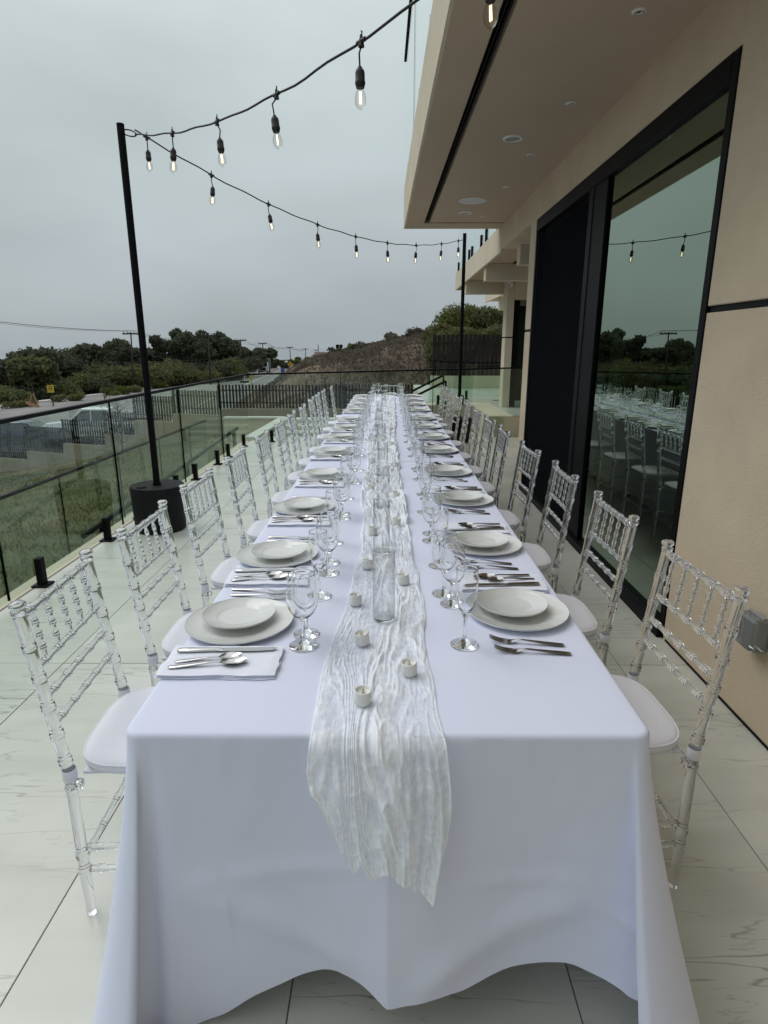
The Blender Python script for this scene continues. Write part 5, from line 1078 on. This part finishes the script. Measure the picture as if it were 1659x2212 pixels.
# ================================================================== VEHICLES
def wheel_parts(parent, x, y, r, wdt):
    o = part('wheel', MB().tube([(0, -wdt / 2, 0), (0, -wdt * .42, 0), (0, wdt * .42, 0), (0, wdt / 2, 0)], [r * .9, r, r, r * .9], 20), 'tyre', parent, auto=40, loc=(x, y, r))
    sgn = -1 if y < 0 else 1
    part('rim', MB().tube([(0, sgn * wdt * .30, 0), (0, sgn * wdt * .53, 0)], [r * .62, r * .58], 14), 'rim', o, auto=40)
def body(profile, w_, tum=.10, zbelt=.9, m='car_white', parent=None, name='body'):
    """profile (x,z) closed, clockwise; sides lean in above the belt line"""
    V = []; F = []; n = len(profile); ys = [-w_ / 2, -w_ / 2 + .07, w_ / 2 - .07, w_ / 2]
    for i, y in enumerate(ys):
        for x, z in profile:
            k = max(0, z - zbelt); yy = y * (1 - tum * k / .6) if k > 0 else y; sh = .03 if i in (0, 3) else 0
            V.append((x * (1 - sh * .12), yy, z - sh * (1 if z > .4 else 0)))
    for i in range(3):
        for k in range(n): F.append((i * n + k, i * n + (k + 1) % n, (i + 1) * n + (k + 1) % n, (i + 1) * n + k))
    F.append(tuple(range(n))); F.append(tuple(3 * n + k for k in range(n))[::-1])
    return part(name, MB().add(V, F), m, parent, auto=32)
def arches(prof_bottom): return prof_bottom
def vehicle(label, name, loc, rz, kind, m, cat):
    t = thing(name, label, cat, loc, rz)
    if kind == 'pickup':
        L, w_, r = 5.6, 1.95, .40
        pr = [(-2.75, .55), (-2.78, 1.08), (-.55, 1.10), (-.50, 1.78), (.85, 1.80), (1.55, 1.16), (2.65, 1.06), (2.82, .95), (2.84, .48), (2.35, .40), (2.25, .70), (1.95, .86), (1.65, .86), (1.35, .70), (1.25, .40), (-1.20, .40), (-1.30, .70), (-1.6, .86), (-1.9, .86), (-2.2, .70), (-2.3, .42)]
        body(pr, w_, .12, 1.1, m, t); wx = (1.8, -1.75)
        for s_ in (-1, 1):
            y = s_ * (w_ / 2 - .035)
            def side(pts): return MB().add([(x, s_ * (w_ / 2 * (1 - .12 * max(0, z - 1.1) / .6) + .006), z) for x, z in pts] + [(x, s_ * (w_ / 2 * (1 - .12 * max(0, z - 1.1) / .6) - .03), z) for x, z in pts], [(0, 1, 2, 3), (7, 6, 5, 4), (0, 4, 5, 1), (1, 5, 6, 2), (2, 6, 7, 3), (3, 7, 4, 0)])
            part('side_window', side([(.42, 1.18), (1.40, 1.18), (.82, 1.70), (.42, 1.70)]), 'car_glass', t); part('side_window', side([(-.44, 1.18), (.36, 1.18), (.36, 1.70), (-.42, 1.70)]), 'car_glass', t)
            part('mirror', MB().box(1.12, 1.28, s_ * 1.0 - .1, s_ * 1.0 + .1, 1.16, 1.34, .03), 'car_grey', t); part('headlight', MB().box(2.62, 2.845, s_ * .78 - .14, s_ * .78 + .14, .80, .96, .02), 'lamp_lens', t); part('tail_light', MB().box(-2.80, -2.72, s_ * .88 - .07, s_ * .88 + .07, .75, 1.05, .01), 'orange', t)
            part('door_handle', MB().box(.48, .66, s_ * (w_ / 2 + .012) - .012, s_ * (w_ / 2 + .012) + .012, 1.02, 1.06, .005), 'car_grey', t); part('side_step', MB().box(-1.1, 1.2, s_ * .93 - .07, s_ * .93 + .07, .32, .38, .01), 'black_matt', t)
        part('windscreen', MB().add([(1.52, -.80, 1.19), (1.52, .80, 1.19), (.90, .70, 1.76), (.90, -.70, 1.76), (1.47, -.80, 1.17), (1.47, .80, 1.17), (.85, .70, 1.74), (.85, -.70, 1.74)], [(0, 1, 2, 3), (7, 6, 5, 4), (0, 4, 5, 1), (1, 5, 6, 2), (2, 6, 7, 3), (3, 7, 4, 0)]), 'car_glass', t)
        part('bed_cover', MB().box(-2.70, -.62, -.86, .86, 1.09, 1.14, .02), 'black_matt', t); part('bumper', MB().box(2.78, 2.90, -.9, .9, .42, .64, .03), 'car_grey', t)
    else:
        L, w_, r = 4.5, 1.80, .33
        pr = [(-2.20, .45), (-2.25, .92), (-1.55, 1.02), (-.95, 1.42), (.25, 1.46), (1.05, .98), (2.05, .84), (2.22, .68), (2.22, .36), (1.85, .30), (1.75, .58), (1.45, .70), (1.25, .70), (.95, .58), (.85, .30), (-.95, .30), (-1.05, .58), (-1.3, .70), (-1.5, .70), (-1.8, .58), (-1.9, .32)]
        body(pr, w_, .20, .95, m, t); wx = (1.35, -1.4)
        for s_ in (-1, 1):
            def side(pts): return MB().add([(x, s_ * (w_ / 2 * (1 - .20 * max(0, z - .95) / .6) + .006), z) for x, z in pts] + [(x, s_ * (w_ / 2 * (1 - .20 * max(0, z - .95) / .6) - .03), z) for x, z in pts], [(0, 1, 2, 3), (7, 6, 5, 4), (0, 4, 5, 1), (1, 5, 6, 2), (2, 6, 7, 3), (3, 7, 4, 0)])
            part('side_window', side([(-.28, 1.00), (.88, 1.00), (.22, 1.38), (-.28, 1.38)]), 'car_glass', t); part('side_window', side([(-1.30, 1.02), (-.34, 1.00), (-.34, 1.38), (-.90, 1.37)]), 'car_glass', t)
            part('mirror', MB().box(.70, .86, s_ * .96 - .09, s_ * .96 + .09, .98, 1.12, .03), m, t); part('headlight', MB().box(2.02, 2.215, s_ * .68 - .16, s_ * .68 + .16, .62, .76, .02), 'lamp_lens', t); part('tail_light', MB().box(-2.26, -2.19, s_ * .7 - .16, s_ * .7 + .16, .74, .88, .01), 'orange', t)
        part('windscreen', MB().add([(1.04, -.74, 1.005), (1.04, .74, 1.005), (.28, .62, 1.435), (.28, -.62, 1.435), (1.0, -.74, .985), (1.0, .74, .985), (.24, .62, 1.41), (.24, -.62, 1.41)], [(0, 1, 2, 3), (7, 6, 5, 4), (0, 4, 5, 1), (1, 5, 6, 2), (2, 6, 7, 3), (3, 7, 4, 0)]), 'car_glass', t)
        part('rear_window', MB().add([(-1.53, -.70, 1.045), (-1.53, .70, 1.045), (-1.0, .62, 1.405), (-1.0, -.62, 1.405), (-1.50, -.70, 1.02), (-1.50, .70, 1.02), (-.97, .62, 1.38), (-.97, -.62, 1.38)], [(0, 3, 2, 1), (4, 5, 6, 7), (0, 1, 5, 4), (1, 2, 6, 5), (2, 3, 7, 6), (3, 0, 4, 7)]), 'car_glass', t)
    for x in wx:
        for s_ in (-1, 1): wheel_parts(t, x, s_ * (w_ / 2 - .13), r, .24)
    return t
zr = lambda x: float(zroad(np.array(x)))
vehicle('white crew-cab pickup parked behind the slat fence', 'pickup_truck', (-14.75, 31.6, zr(-14.75) + .04), R(183), 'pickup', 'car_white', 'truck')
vehicle('dark blue car parked behind the low fence beside the pickup', 'parked_car', (-19.3, 30.9, zr(-19.3) + .04), R(190), 'car', 'car_blue', 'car')
vehicle('grey car driving along the far side of the road', 'moving_car', (-32.6, 100, zr(-32.6) + .04), R(-80), 'car', 'car_grey', 'car')
vehicle('small white car in front of the dark-green truck', 'moving_car', (-28.6, 128, zr(-28) + .04), R(-82), 'car', 'car_white', 'car')
t = thing('box_truck', 'white-cab truck with dark green body on the far road', 'truck', (-27.6, 138, zr(-27.6) + .04), R(-84))
part('cab', MB().add([(1.2, -1.1, .5), (3.2, -1.1, .5), (3.2, 1.1, .5), (1.2, 1.1, .5), (1.2, -1.1, 2.3), (2.6, -1.05, 2.3), (2.6, 1.05, 2.3), (1.2, 1.1, 2.3), (3.2, -1.1, 1.4), (3.2, 1.1, 1.4)], [(0, 3, 2, 1), (0, 1, 8, 5, 4), (3, 7, 6, 9, 2), (1, 2, 9, 8), (8, 9, 6, 5), (4, 5, 6, 7), (0, 4, 7, 3)]), 'car_white', t)
part('windscreen', MB().add([(3.19, -.95, 1.5), (3.19, .95, 1.5), (2.72, .9, 2.18), (2.72, -.9, 2.18)], [(0, 1, 2, 3)]).xf(Matrix.Translation((.02, 0, .02))), 'car_glass', t); part('grille', MB().box(3.2, 3.24, -.6, .6, .7, 1.25), 'black_matt', t)
part('cargo_body', MB().box(-3.4, 1.1, -1.2, 1.2, .7, 3.1, .05), 'truck_green', t); part('bumper', MB().box(3.15, 3.32, -1.1, 1.1, .4, .65, .03), 'car_grey', t)
for s_ in (-1, 1):
    part('headlight', MB().box(3.18, 3.25, s_ * .85 - .14, s_ * .85 + .14, .8, 1.0, .02), 'lamp_lens', t)
    for x in (2.4, -2.2): wheel_parts(t, x, s_ * .95, .45, .28)
